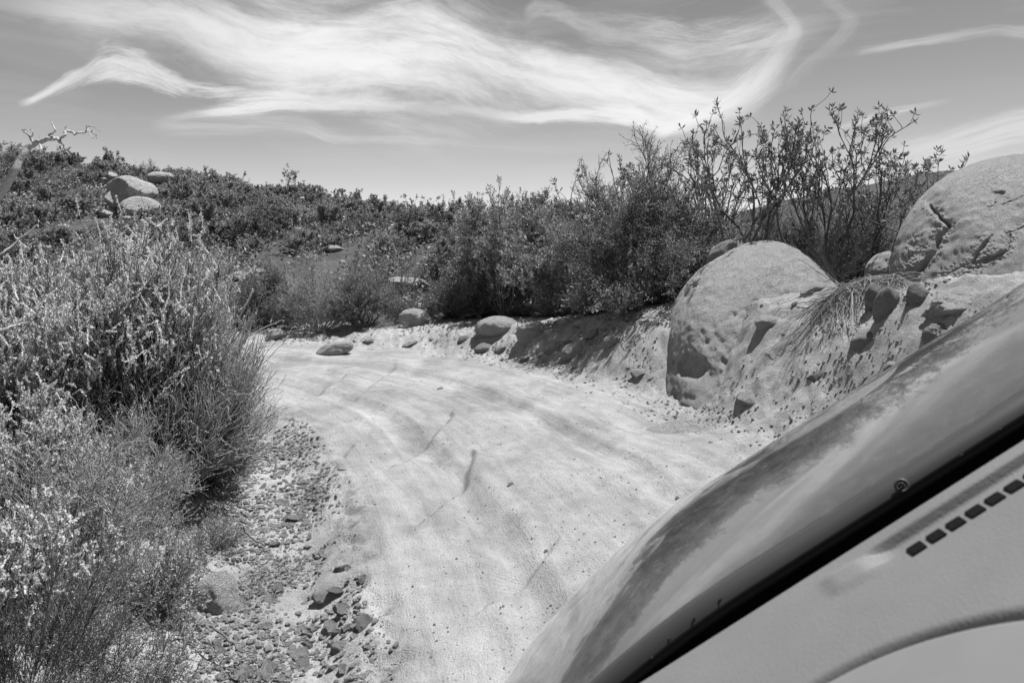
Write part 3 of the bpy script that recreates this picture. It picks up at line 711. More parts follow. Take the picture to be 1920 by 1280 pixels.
for i, (zx, zy, lab) in enumerate(named):     # zoomed coordinates of the gully close-up
    px, py = 400+zx*.375, 800+zy*.375
    d = (CAMH+.27)*FPX/(py-HY); x = (px-960)/FPX*d
    for _ in range(3):
        z = Z1(x, d); d = (CAMH-z)*FPX/(py-HY); x = (px-960)/FPX*d
    me = protos[[0,2,5,0,8,3,2,4,5,8,2,5,3,0,6,8][i]]
    s = [.17,.13,.17,.30,.16,.24,.16,.10,.16,.12,.15,.17,.24,.14,.2,.12][i]*.58*d/6.0+.03
    o = obj('stone', me, loc=(x, d, z+s*.12), label=lab, cat='stone', group='stones lying in the dry gully'); o.scale = (s, s, s); o.rotation_euler = (rng.uniform(-.3, .3), rng.uniform(-.3, .3), rng.uniform(0, 6.3))
G1 = gully_pts(190, .02, 1.0, 3.7, 9.5, rng, 1.15)
GZs = Zf(G1[:, 0], G1[:, 1])
for i, (x, y, s_) in enumerate(G1):
    big = rng.random()**3; s = .05+.14*big
    c = vn(np.array([[x*2.2, y*2.2, 0.]]), 7)[0]
    if c < -.35: s *= .6
    j = rng.integers(9)
    o = obj('stone', protos[j], loc=(x, y, GZs[i]+s*.02), cat='stone', group='loose rubble stones along the gully',
            label=('small dark grey rubble stone in the dry gully' if j % 3 == 2 else 'small pale rubble stone in the dry gully'))
    o.scale = (s, s, s*rng.uniform(.6, 1)); o.rotation_euler = (rng.uniform(-.5, .5), rng.uniform(-.5, .5), rng.uniform(0, 6.3))
# bank stones, individual and small
def bank_pts(n, rng, s0=.1, s1=1.6, y0=7.2, y1=17, x0=-5, x1=5.5):
    out = []
    while len(out) < n:
        y = rng.uniform(y0, y1, 3000); x = rng.uniform(x0, x1, 3000); d, sd, al = road_sd(x, y); s = d-2.1
        k = (sd > 0) & (s > s0) & (s < s1); out += list(zip(x[k], y[k]))
    return np.array(out[:n])
G2 = bank_pts(88, rng); z2 = Zf(G2[:, 0], G2[:, 1])
for i, (x, y) in enumerate(G2):
    s = .05+.20*rng.random()**3.5; j = rng.integers(9)
    o = obj('stone', protos[j], loc=(x, y, z2[i]-s*.04), cat='stone', group='loose stones on the outer bank',
            label=('small dark stone stuck in the outer bank of road' if j % 3 == 2 else 'small pale stone stuck in the outer bank of road'))
    o.scale = (s, s, s*.8); o.rotation_euler = (rng.uniform(-.6, .6), rng.uniform(-.6, .6), rng.uniform(0, 6.3))
# gravel: one object of stuff
def scatter_rocks(name, pts, sizes, mat, seed, flat=.5):
    D, F = ico(1); rng = np.random.default_rng(seed); n = len(pts)
    R = rng.uniform(.6, 1.15, (n, len(D), 1)); V = D[None]*R*np.array([1, .75, flat])*sizes[:, None, None]*.5
    a = rng.uniform(0, 2*PI, n); c, s = np.cos(a), np.sin(a)
    X = V[..., 0]*c[:, None]-V[..., 1]*s[:, None]; Y = V[..., 0]*s[:, None]+V[..., 1]*c[:, None]
    V = np.stack([X, Y, V[..., 2]], -1)+pts[:, None, :]
    FF = (F[None]+(np.arange(n)*len(D))[:, None, None]).reshape(-1, 3)
    return obj(name, mesh_np(name, V.reshape(-1, 3), FF, seed == 6, mat), kind='stuff')
g = gully_pts(32000, -.1, 1.5, 3.4, 11, rng, 1.1)
keep = fbm2(g[:, 0], g[:, 1], 2.0, 3, 66)+rng.uniform(-.35, .35, len(g)) > -.12; g = g[keep]
sz = .010+.06*rng.random(len(g))**3.2
o = scatter_rocks('gravel', np.stack([g[:, 0], g[:, 1], Zf(g[:, 0], g[:, 1])+sz*.1], 1), sz, M_STONE, 5)
tag(o, 'pale gravel and chips covering the floor of the dry gully', 'gravel')
q = bank_pts(40000, rng, -.3, 2.5, 6.5); dq, sq, aq = road_sd(q[:, 0], q[:, 1])
q = q[(fbm2(q[:, 0], q[:, 1], 1.7, 4, 19)*1.6+rng.uniform(-.4, .4, len(q)) > .05) & (rng.random(len(q)) < sst(-.35, .5, dq-2.1))]
sz = .006+.05*rng.random(len(q))**4
o = scatter_rocks('rubble', np.stack([q[:, 0], q[:, 1], Zf(q[:, 0], q[:, 1])+sz*.1], 1), sz, M_STONE, 6)
tag(o, 'loose crumbs of rock strewn over the outer road bank', 'rubble')
m = 17000; ry = 3.6+11*rng.random(m)**1.3; rx = rng.uniform(-5, 4, m); d_, s_, a_ = road_sd(rx, ry); k = (d_ < 2.1) & (fbm2(rx, ry*.6, 1.1, 3, 15)+rng.uniform(-.4, .4, m) > -.1)
rx, ry = rx[k], ry[k]; sz = .004+.022*rng.random(len(rx))**6
o = scatter_rocks('road_gravel', np.stack([rx, ry, Zf(rx, ry)+sz*.15], 1), sz, M_STONE_D, 7)
tag(o, 'scattered dark pebbles and grit on the packed dirt road', 'gravel')
for px, py, s, lab in [(958,905,.10,'lone dark chip of rock in the middle of the road'),(1024,1016,.06,'round dark pebble beside a crack in the road'),(826,730,.16,'thin flat stone lying on the far part of the road'),(1270,930,.07,'small grey pebble on the road near the car bonnet')]:
    d = CAMH*FPX/(py-HY); x = (px-960)/FPX*d
    o = obj('stone', protos[2], loc=(x, d, Z1(x, d)+.01), label=lab, cat='stone'); o.scale = (s, s, s*.6); o.rotation_euler = (0, 0, 1.1)

# ------------------------------------------------------------------ plant geometry (all vectorised)
def unit(v): return v/np.maximum(np.linalg.norm(v, axis=-1, keepdims=True), 1e-9)
def grow(rng, p0, d0, Ln, K, wig=.2, up=0.0):
    N = len(p0); pts = np.zeros((N, K, 3)); pts[:, 0] = p0; d = unit(np.array(d0, float)); st = (Ln/(K-1))[:, None]
    for k in range(1, K):
        d = unit(d+rng.normal(size=(N, 3))*wig+np.array([0, 0, up])); pts[:, k] = pts[:, k-1]+d*st
    return pts
def on(pts, idx, t):
    K = pts.shape[1]; f = t*(K-1); i = np.minimum(f.astype(int), K-2); f = (f-i)[:, None]
    a, b = pts[idx, i], pts[idx, i+1]; return a*(1-f)+b*f, unit(b-a)
def kids(rng, par, n, t0, t1, spread, up, Ln, K, wig, upg=0.0):
    idx = rng.integers(0, len(par), n); t = rng.uniform(t0, t1, n); p, tn = on(par, idx, t)
    d = unit(tn+rng.normal(size=(n, 3))*spread+np.array([0, 0, up]))
    return grow(rng, p, d, Ln*rng.uniform(.6, 1.25, n), K, wig, upg)
class Geo:
    def __init__(s): s.V = []; s.F = []; s.n = 0
    def add(s, V, F): s.V.append(V.reshape(-1, 3)); s.F.append(F+s.n); s.n += len(s.V[-1])
    def tubes(s, pts, r0, r1, sides=3):
        N, K, _ = pts.shape; T = np.empty_like(pts); T[:, 1:-1] = pts[:, 2:]-pts[:, :-2]; T[:, 0] = pts[:, 1]-pts[:, 0]; T[:, -1] = pts[:, -1]-pts[:, -2]; T = unit(T)
        ref = np.array([.31, .87, .12]); U = unit(np.cross(T, ref)); W = np.cross(T, U)
        r = (r0*(1-np.linspace(0, 1, K))+r1*np.linspace(0, 1, K)) if np.ndim(r0) == 0 else (np.asarray(r0)[:, None]*(1-np.linspace(0, 1, K))+np.asarray(r1)[:, None]*np.linspace(0, 1, K))
        r = np.broadcast_to(r, (N, K))
        an = np.arange(sides)*2*PI/sides
        V = pts[:, :, None]+r[:, :, None, None]*(U[:, :, None]*np.cos(an)[:, None]+W[:, :, None]*np.sin(an)[:, None])
        b = (np.arange(N)*K*sides)[:, None, None]+(np.arange(K-1)*sides)[None, :, None]; j = np.arange(sides)[None, None]; j2 = (j+1) % sides
        s.add(V, np.stack([b+j, b+j2, b+j2+sides, b+j+sides], -1).reshape(-1, 4))
    def leaves(s, p, d, Ln, Wd, rng, roll=None, bend=0.0):
        n = len(p); Ln = np.broadcast_to(Ln, (n,))[:, None]; Wd = np.broadcast_to(Wd, (n,))[:, None]
        d = unit(d); r = rng.normal(size=(n, 3)); 
        r = r*.75+np.array([0, 0, -.9]) if roll is None else r*.6+roll
        sdv = unit(np.cross(d, r)); nn = np.cross(sdv, d)
        m = p+d*Ln*.5+nn*Ln*bend
        V = np.stack([p, m+sdv*Wd*.5, p+d*Ln, m-sdv*Wd*.5], 1)
        s.add(V, (np.arange(n)*4)[:, None]+np.arange(4)[None])
    def mesh(s, name, mat, smooth=False):
        return mesh_np(name, np.concatenate(s.V), np.concatenate(s.F), smooth, mat)
def fan(rng, n, H, R, maxt=1.2, r0=.1, K=7, wig=.12, lo=.75, up=.03, bias=(0, 0), power=.6, ell=True):
    az = rng.uniform(0, 2*PI, n); th = maxt*rng.random(n)**power
    d = np.stack([np.sin(th)*np.cos(az)+bias[0], np.sin(th)*np.sin(az)+bias[1], np.cos(th)], 1); d = unit(d)
    Ln = 1/np.sqrt((d[:, 0]**2+d[:, 1]**2)/R**2+np.maximum(d[:, 2], 0)**2/H**2)*rng.uniform(lo, 1.02, n)
    Ln = Ln*(1+.42*fbm(d*2.6+rng.uniform(0, 9), 3, 5))
    if not ell: Ln = H*rng.uniform(lo, 1.0, n)*(1-.25*th/max(maxt, .01))*.93
    p = np.stack([np.cos(az)*r0*R*rng.random(n), np.sin(az)*r0*R*rng.random(n), np.zeros(n)], 1)
    return grow(rng, p, d, Ln, K, wig, up)

def g_dense(seed, H=1.0, R=1.0, n1=26, n2=200, n3=1100, nl=9000, leaf=.035, lw=.45, clump=True):
    """rounded evergreen shrub with leaf clumps"""
    rng = np.random.default_rng(seed); s = fan(rng, n1, H, R, 1.35, wig=.14)
    a = kids(rng, s, n2, .35, 1, .6, .25, .34*H, 5, .2, .05); b = kids(rng, np.concatenate([a]), n3, .3, 1, .6, .2, .16*H, 4, .25, .05)
    st = Geo(); st.tubes(s, .013*H, .005*H, 4); st.tubes(a, .005*H, .002*H); st.tubes(b, .003*H, .0015*H)
    idx = rng.integers(0, n3, nl); p, t = on(b, idx, rng.uniform(.15, 1, nl)); p = p+rng.normal(size=(nl, 3))*.012*H
    fo = Geo(); fo.leaves(p, t*.6+rng.normal(size=(nl, 3))*.7+np.array([0, 0, .35]), leaf*rng.uniform(.6, 1.3, nl), leaf*lw, rng, bend=.1)
    return st, fo, None
def g_plume(seed, H=1.0, R=1.0, n1=70, n2=700, n3=0, nl=9000, npl=900, plen=.11, pw=.012, leaf=.02, maxt=1.0, bias=(0, 0), nfl=26):
    """upright wiry shrub whose tips carry pale flower spikes"""
    rng = np.random.default_rng(seed); s = fan(rng, n1, H, R, maxt, wig=.08, lo=.7, up=.04, bias=bias)
    a = kids(rng, s, n2, .3, .98, .38, .3, .30*H, 5, .10, .08)
    st = Geo(); st.tubes(s, .0055*H, .002*H); st.tubes(a, .0022*H, .0011*H)
    idx = rng.integers(0, n2, nl); p, t = on(a, idx, rng.uniform(.05, 1, nl))
    fo = Geo(); fo.leaves(p, t+rng.normal(size=(nl, 3))*.5, leaf*rng.uniform(.6, 1.4, nl), leaf*.28, rng)
    # spikes: short tapering spindles of many tiny florets
    o = np.argsort(-(a[:, -1, 2]+rng.normal(size=n2)*.10*H+.55*H*fbm(a[:, -1]*2.2, 3, seed))); npl = min(npl, n2); top = o[:npl]
    p0 = a[top, -1]-unit(a[top, -1]-a[top, -2])*plen*.3; d = unit(a[top, -1]-a[top, -2]+np.array([0, 0, .5])+rng.normal(size=(npl, 3))*.36)
    sp = grow(rng, p0, d, plen*rng.uniform(.4, 1.5, npl), 4, .10, .06)
    fl = Geo(); fl.tubes(sp, pw*.35, pw*.12)
    n = npl*nfl; idx = np.repeat(np.arange(npl), nfl); q, t = on(sp, idx, rng.uniform(0, 1, n)); rad = unit(rng.normal(size=(n, 3)))
    fl.leaves(q, rad+t*.5, pw*rng.uniform(.7, 1.4, n), pw*.75, rng)
    return st, fo, fl
def g_wisp(seed, H=1.0, R=1.0, n1=240, n2=2600, nl=7000, maxt=.9, bias=(0, 0), leaf=.018, wig=.06, crook=.22, spr=.30):
    """broom-like shrub of many fine stems, nearly leafless"""
    rng = np.random.default_rng(seed); s = fan(rng, n1, H, R, maxt, wig=wig, lo=.72, up=.02, bias=bias, power=.75, K=8)
    a = kids(rng, s, n2, .25, 1, spr, .15, .22*H, 6, crook*.6, .05)
    b = kids(rng, a, n2, .3, 1, .5, .1, .08*H, 5, crook)
    st = Geo(); st.tubes(s, .006*H, .0022*H); st.tubes(a, .0024*H, .0012*H); st.tubes(b, .0016*H, .0009*H)
    idx = rng.integers(0, len(b), nl); p, t = on(b, idx, rng.uniform(0, 1, nl)); fo = Geo(); fo.leaves(p, t+rng.normal(size=(nl, 3))*.5, leaf*rng.uniform(.5, 1.3, nl), leaf*.35, rng)
    return st, fo, None
def rosettes(fo, rng, p, t, k, Ln, lw, span=.05, up=.35, open_=.9):
    n = len(p)*k; idx = np.repeat(np.arange(len(p)), k); off = rng.random(n)
    q = p[idx]-t[idx]*(off*span)[:, None]; r = rng.normal(size=(n, 3)); r = unit(r-t[idx]*(r*t[idx]).sum(1)[:, None])
    d = unit(t[idx]*(1-off[:]*.9)[:, None]*.9+r*(open_*(.55+.6*off))[:, None]+np.array([0, 0, up*.3]))
    fo.leaves(q, d, Ln*rng.uniform(.65, 1.15, n), Ln*lw, rng, bend=.06)
def g_sumac(seed, H=1.0, R=1.0, n1=8, n2=40, n3=150, leaf=.09, lw=.28, k=9, wig=.22, low=.5, maxt=.7, extra=True, K=10, tall=.12, ell=True):
    """crooked stems, bare below, leathery leaf rosettes at the tips"""
    rng = np.random.default_rng(seed); s = fan(rng, n1, H, R, maxt if ell else R/H*1.15, wig=wig, lo=.82 if ell else .72, up=.12, K=K, ell=ell, r0=.1 if ell else .5)
    a = kids(rng, s, n2, low, 1, .55, .35, .30*H, 8, wig*1.1, .10); b = kids(rng, a, n3, .3, 1, .55, .4, tall*H, 6, wig, .10)
    st = Geo(); st.tubes(s, .0085*H+.004, .0035*H, 5); st.tubes(a, .0040*H, .0022*H); st.tubes(b, .0022*H, .0013*H)
    fo = Geo()
    for c in (s, a, b):
        rosettes(fo, rng, c[:, -1], unit(c[:, -1]-c[:, -2]), k, leaf, lw)
    if extra and ell:
        n = n3; idx = rng.integers(0, n3, n); p, t = on(b, idx, rng.uniform(.3, .8, n)); rosettes(fo, rng, p, t, 3, leaf*.8, lw)
    return st, fo, None
def g_buck(seed, H=.5, R=.5, n=220, nl=2500, heads=150, leaf=.02, hs=.028):
    rng = np.random.default_rng(seed); s = fan(rng, n, H, R, 1.15, wig=.07, lo=.6, up=.02)
    a = kids(rng, s, n*2, .3, .95, .35, .3, .3*H, 4, .12, .05)
    st = Geo(); st.tubes(s, .003, .0016); st.tubes(a, .0018, .001)
    idx = rng.integers(0, len(a), nl); p, t = on(a, idx, rng.uniform(0, .9, nl)); fo = Geo(); fo.leaves(p, t+rng.normal(size=(nl, 3))*.6, leaf, leaf*.35, rng)
    fl = Geo(); ix = rng.integers(0, len(a), heads); c = a[ix, -1]
    for k in range(9):
        fl.leaves(c+rng.normal(size=(heads, 3))*hs*.22*np.array([1, 1, .3]), rng.normal(size=(heads, 3))*np.array([1, 1, .35]), hs*rng.uniform(.6, 1, heads), hs*.7, rng, roll=np.array([0, 0, 1.5]))
    return st, fo, fl
def g_tuft(seed, H=.4, R=.3, n=160, wid=.006):
    rng = np.random.default_rng(seed); s = fan(rng, n, H, R, 1.1, wig=.10, lo=.5, up=-.03, K=6); st = Geo(); st.tubes(s, wid*.4, wid*.1); return st, None, None

def plant_proto(name, g, mats, label, cat='shrub', group=None):
    st, fo, fl = g; root = empty(name, (0, 0, 0), label=label, cat=cat, group=group)
    if st: obj('stem', st.mesh('stem', mats[0], True), root)
    if fo: obj('foliage', fo.mesh('foliage', mats[1]), root, kind='stuff')
    if fl: obj('blossom', fl.mesh('blossom', mats[2]), root, kind='stuff')
    return root
used = set()
def place(proto, x, y, sc=1.0, rz=0.0, label=None, group=None, sz=None, sink=.03):
    if proto.name in used: o = copy_tree(proto)
    else: o = proto; used.add(proto.name)
    o.location = (x, y, Z1(x, y)-sink*sc); o.scale = (sc, sc, sz or sc); o.rotation_euler = (0, 0, rz)
    if label: o['label'] = label
    if group: o['group'] = group
    elif 'group' in o and label: del o['group']
    return o
def at(px, d): return (px-960)/FPX*d, d
def height_for(px, d, toppy):
    x, y = at(px, d); return (CAMH-(toppy-HY)/FPX*d)-Z1(x, y)

# ------------------------------------------------------------------ shrubs along the outer side of the road
def one(gen, px, d, toppy, Rpx, label, mats, name='shrub', cat='shrub', rz=0.0, **kw):
    H = height_for(px, d, toppy); R = Rpx*d/FPX; x, y = at(px, d)
    p = plant_proto(name, gen(H=H, R=R, **kw), mats, label, cat); return place(p, x, y, 1.0, rz)
T = (M_TWIG, M_LEAF_TALL); 
one(g_sumac, 1400, 12.6, 192, 60, 'tall crooked shrub with bare stems, standing just behind the dome boulder', T, 'tall_shrub', seed=1, ell=False, n1=7, n2=36, n3=110, maxt=.35, low=.58, wig=.17, leaf=.10)
one(g_sumac, 1530, 12.8, 192, 72, 'tallest crooked leafy shrub between the dome boulder and the cracked boulder', T, 'tall_shrub', seed=2, ell=False, n1=9, n2=56, n3=200, maxt=.36, low=.5, wig=.17, leaf=.10)
one(g_sumac, 1636, 12.9, 270, 46, 'shorter crooked shrub in front of the distant hill', T, 'tall_shrub', seed=3, ell=False, n1=7, n2=40, n3=130, maxt=.45, low=.55, wig=.17, leaf=.10)
one(g_sumac, 1325, 14.4, 250, 40, 'thin sparse crooked shrub on the flank of the tall ones', T, 'tall_shrub', seed=4, ell=False, n1=6, n2=30, n3=90, maxt=.3, low=.45, wig=.17, leaf=.10)
one(g_sumac, 1225, 14.6, 262, 62, 'crooked leafy shrub rising out of the broad dark thicket', T, 'tall_shrub', seed=5, ell=False, n1=7, n2=36, n3=110, maxt=.4, low=.4, wig=.15, leaf=.09)
one(g_sumac, 1130, 14.6, 296, 52, 'open crooked shrub with big leaf tufts at the thicket edge', T, 'tall_shrub', seed=6, ell=False, n1=6, n2=30, n3=70, maxt=.6, low=.4, wig=.2, leaf=.11)
one(g_sumac, 1752, 10.9, 262, 52, 'leafy sprigs growing behind the shoulder of the cracked boulder', T, 'tall_shrub', seed=7, ell=False, n1=8, n2=26, n3=70, maxt=.5, low=.5, leaf=.09)
D_ = (M_TWIG, M_LEAF_DK); MD = (M_TWIG, M_LEAF_MD)
one(g_dense, 1235, 13.6, 345, 150, 'broad dark thicket shrub with fine leaves behind the dome boulder', MD, seed=11, n1=40, n2=1000, n3=6000, nl=90000, leaf=.038, lw=.42)
one(g_dense, 1400, 14.2, 405, 100, 'dark shady shrub at the foot of the tall crooked shrubs', D_, seed=12, n1=50, n2=600, n3=3000, nl=26000, leaf=.03)
one(g_dense, 1520, 13.6, 400, 105, 'dark twiggy shrub directly behind the dome boulder', D_, seed=13, n1=60, n2=700, n3=3000, nl=24000, leaf=.03)
one(g_dense, 1630, 13.4, 400, 90, 'dark low shrub in the gap beside the cracked boulder', D_, seed=14, n1=50, n2=500, n3=2400, nl=20000, leaf=.03)
one(g_wisp, 1560, 12.2, 440, 100, 'bare twiggy brush filling the gap between the two big boulders', (M_TWIG, M_LEAF_DK), seed=15, n1=120, n2=900, nl=4000, maxt=1.0, crook=.3)
one(g_sumac, 950, 16.8, 392, 150, 'wide leathery-leaved shrub at the middle of the bend', (M_TWIG, M_LEAF_MD), seed=16, n1=26, n2=420, n3=2600, leaf=.085, lw=.26, k=8, maxt=1.05, low=.35, wig=.14)
one(g_sumac, 1080, 15.7, 440, 110, 'medium leathery-leaved shrub beside the broad dark thicket', (M_TWIG, M_LEAF_MD), seed=17, n1=22, n2=330, n3=2000, leaf=.08, lw=.26, k=8, maxt=1.1, low=.35, wig=.14)
one(g_dense, 985, 17.6, 430, 140, 'dark shrub backing the wide leathery-leaved shrub', D_, seed=18, n1=40, n2=400, n3=2400, nl=20000, leaf=.035)
one(g_dense, 505, 17.6, 515, 78, 'dark round shrub over the squat boulder at the bend', D_, seed=19, n1=40, n2=500, n3=3000, nl=24000, leaf=.035)
one(g_wisp, 600, 16.9, 478, 80, 'grey twiggy shrub next to the dark round shrub at the bend', (M_TWIG_LT, M_LEAF_MD), seed=20, n1=44, n2=1300, nl=20000, leaf=.034, maxt=1.25, crook=.28, spr=.6)
one(g_dense, 685, 16.9, 508, 76, 'mid grey bushy shrub hanging over the long log-like rock', MD, seed=21, n1=40, n2=500, n3=3000, nl=24000, leaf=.03)
one(g_wisp, 750, 17.6, 470, 60, 'open bare-stemmed shrub standing behind the smooth pale boulder', (M_TWIG, M_LEAF_MD), seed=22, n1=40, n2=400, nl=5000, leaf=.03, maxt=.9, crook=.24)
BK = (M_TWIG, M_LEAF_MD, M_FLOWER)
for i, (px, d, top, R, lab) in enumerate([(790,17.2,545,60,'flowering low shrub above the smooth pale boulder'),(850,17.3,545,62,'flowering low shrub left of the oval boulder, dotted with white heads'.replace('left of','beside')),(905,17.3,548,50,'flowering low shrub right behind the oval boulder'.replace('right ','')),
        (970,16.6,555,50,'flowering low shrub above the wedge-shaped stone'),(1040,15.7,530,58,'flowering low shrub on the crest over the oblong stone'),(1110,14.2,505,62,'flowering low shrub spilling from the thicket onto the bank'),(1175,13.7,530,50,'flowering low shrub at the foot of the broad dark thicket')]):
    one(g_buck, px, d, top, R, lab, BK, 'flowering_shrub', seed=30+i, n=260, nl=7000, heads=150, leaf=.028, hs=.04)
one(g_dense, 860, 17.3, 520, 60, 'small dark shrub between the flowering shrubs', D_, seed=40, n1=30, n2=300, n3=1500, nl=12000, leaf=.03)
for i, (px, d, top, R, lab) in enumerate([(725,16.3,575,26,'dry grass tuft on the slope below the smooth boulder'),(765,15.9,588,20,'small dry grass tuft touching the smooth pale boulder')]):
    one(g_tuft, px, d, top, R, lab, (M_STRAW,), 'grass_tuft', 'grass tuft', seed=50+i, n=110, wid=.008)
one(g_tuft, 1472, 9.3, 620, 36, 'wiry little tuft growing from the crumbly bank below the dome boulder', (M_TWIG,), 'grass_tuft', 'grass tuft', seed=53, n=220, wid=.006)

# hanging mat of dead roots on the bank
def root_mat():
    rng = np.random.default_rng(9); n = 330; q_ = ray_ground(1618, 540, 7.0) or 9.3; c = P(1618, 532, q_)
    root = empty('hanging_root_clump', c, label='matted clump of dead roots hanging down the bank between the boulders', cat='root clump')
    for nm, mt, n in (('strand', M_STRAW, 190), ('dark_strand', M_TWIG, 190)):
        p0 = rng.normal(size=(n, 3))*np.array([.16, .10, .0])
        d = np.stack([rng.normal(-.34, .34, n), rng.normal(-.5, .3, n), np.zeros(n)], 1)
        st = grow(rng, p0, d, rng.uniform(.15, 1.2, n), 12, .20, 0); W = st+c; gz = Zf(W[..., 0].ravel(), W[..., 1].ravel()).reshape(W.shape[:2])
        lift = rng.uniform(.01, .13, n)[:, None]*np.sin(np.linspace(.25, PI, 12))[None]; st[..., 2] = gz-c[2]+.012+lift
        g = Geo(); g.tubes(st, .006, .002); obj(nm, g.mesh(nm, mt, True), root, kind='stuff')
    g = Geo(); m = 12; q = grow(rng, rng.normal(size=(m, 3))*.03+np.array([.02, 0, 0]), np.stack([rng.normal(-.1, .1, m), np.full(m, -.3), np.full(m, -1.)], 1), rng.uniform(.3, .6, m), 9, .22, -.05)
    g.tubes(q, .009, .004); obj('pale_root', g.mesh('pale_root', M_TWIG_LT, True), root)
    g = Geo(); m = 16; q = grow(rng, rng.normal(size=(m, 3))*.03+np.array([-.3, 0, .05]), np.stack([rng.normal(-.6, .25, m), np.full(m, -.1), np.full(m, .5)], 1), rng.uniform(.3, .6, m), 8, .10, .03)
    g.tubes(q, .005, .002); obj('dry_twig', g.mesh('dry_twig', M_TWIG, True), root)
root_mat()

# ------------------------------------------------------------------ gully-side shrubs near the car
one(g_plume, 190, 6.9, 462, 205, 'big pale flowering shrub crowded with upright flower spikes over the gully', (M_TWIG, M_LEAF_MD, M_PLUME), 'flowering_shrub', seed=61, n1=110, n2=4200, nl=60000, npl=3400, plen=.13, pw=.017, leaf=.022, maxt=1.15, nfl=34)
one(g_plume, 20, 6.6, 500, 200, 'pale flowering shrub at the frame edge, beside the big one'.replace('at the frame edge, ', 'with sparser spikes '), (M_TWIG, M_LEAF_MD, M_PLUME), 'flowering_shrub', seed=62, n1=80, n2=2600, nl=40000, npl=1500, plen=.12, pw=.016, leaf=.022, maxt=1.15, nfl=32)
one(g_wisp, 318, 7.0, 505, 138, 'tall broom-like shrub of fine stems fanning out over the gully', (M_STRAW, M_STRAW), 'broom_shrub', seed=63, n1=420, n2=6500, nl=30000, maxt=.85, bias=(.12, 0), leaf=.02)
one(g_wisp, 375, 7.6, 640, 88, 'darker broom-like shrub drooping over the gully edge', (M_TWIG, M_LEAF_MD), 'broom_shrub', seed=64, n1=150, n2=2800, nl=18000, spr=.55, maxt=1.15, bias=(.15, -.1), leaf=.02, crook=.34)
one(g_plume, 30, 5.0, 740, 130, 'flowering shrub with white spikes and shaded stems on the near bank', (M_TWIG, M_LEAF_MD, M_PLUME), 'flowering_shrub', seed=65, n1=70, n2=1700, nl=38000, npl=420, plen=.09, pw=.015, leaf=.018, nfl=30, maxt=1.2)
one(g_wisp, 120, 4.4, 830, 190, 'hazy pale dry bush with fine twigs on the near bank', (M_STRAW, M_LEAF_LT), 'dry_bush', seed=66, n1=90, n2=3200, nl=42000, maxt=1.2, leaf=.016, crook=.34, spr=.7)
one(g_plume, 165, 4.9, 880, 140, 'low shrub with scattered white flower tips, nearest the gully', (M_TWIG_LT, M_LEAF_MD, M_FLOWER), 'flowering_shrub', seed=67, n1=46, n2=1900, nl=50000, npl=420, plen=.07, pw=.016, leaf=.015, maxt=1.25)
one(g_wisp, 290, 4.9, 965, 95, 'sparse dark-leaved bush reaching over the rounded gully boulder', (M_TWIG, M_LEAF_MD), 'dry_bush', seed=68, n1=34, n2=1000, nl=16000, maxt=1.35, leaf=.018, crook=.34, spr=.9)
one(g_plume, 40, 3.6, 960, 230, 'fine-stemmed bush in the lowest corner with few white tips', (M_TWIG, M_LEAF_MD, M_FLOWER), 'flowering_shrub', seed=69, n1=44, n2=1800, nl=50000, npl=260, plen=.06, pw=.014, leaf=.012, maxt=1.3)
one(g_wisp, 200, 3.7, 1080, 170, 'low tangle of thin dark twigs over bare pale soil', (M_TWIG, M_LEAF_MD), 'dry_bush', seed=70, n1=26, n2=900, nl=15000, maxt=1.4, leaf=.014, crook=.38, spr=1.0)
one(g_wisp, 405, 6.2, 905, 60, 'little dark tangle clinging to the steep gully bank', (M_TWIG, M_LEAF_MD), 'dry_bush', seed=71, n1=24, n2=600, nl=5000, maxt=1.4, leaf=.016, crook=.36, spr=.9)
one(g_dense, 110, 8.6, 455, 170, 'grey-leaved shrub rising behind the big flowering shrub', MD, seed=72, n1=50, n2=700, n3=3500, nl=30000, leaf=.028)
one(g_plume, 300, 9.0, 440, 120, 'pale-tipped shrub behind the broom-like shrub', (M_TWIG, M_LEAF_LT, M_PLUME), 'flowering_shrub', seed=73, n1=80, n2=1000, nl=14000, npl=500, plen=.09, pw=.016, leaf=.022)
one(g_wisp, 250, 5.9, 760, 105, 'wispy pale brush filling the gap below the big flowering shrub', (M_STRAW, M_LEAF_MD), 'dry_bush', seed=74, n1=110, n2=2200, nl=16000, maxt=1.15, leaf=.018, crook=.32, spr=.6)
one(g_wisp, 110, 6.2, 640, 90, 'dry half-dead brush with bare twigs between the flowering shrubs', (M_TWIG_LT, M_LEAF_LT), 'dry_bush', seed=75, n1=60, n2=1500, nl=9000, maxt=1.15, leaf=.018, crook=.36, spr=.7)
# dead leaf litter by the gully
def litter(px, py, rx, ry_, n, lab):
    rng = np.random.default_rng(int(px)); d = (CAMH+.2)*FPX/(py-HY); x0 = (px-960)/FPX*d
    x = x0+rng.normal(size=n)*rx; y = d+rng.normal(size=n)*ry_; g = Geo(); p = np.stack([x, y, Zf(x, y)+.006+rng.random(n)*.02], 1)
    g.leaves(p, rng.normal(size=(n, 3))*np.array([1, 1, .35]), rng.uniform(.02, .045, n), .010, rng, roll=np.array([0, 0, 1.]))
    obj('leaf_litter', g.mesh('leaf_litter', M_LEAF_DK), kind='stuff', label=lab, cat='leaf litter')
litter(500, 1075, .10, .22, 900, 'dark dead leaf litter in the gully beside the rounded boulder')
litter(475, 1240, .12, .12, 350, 'thin scatter of dead leaves at the low end of gully')

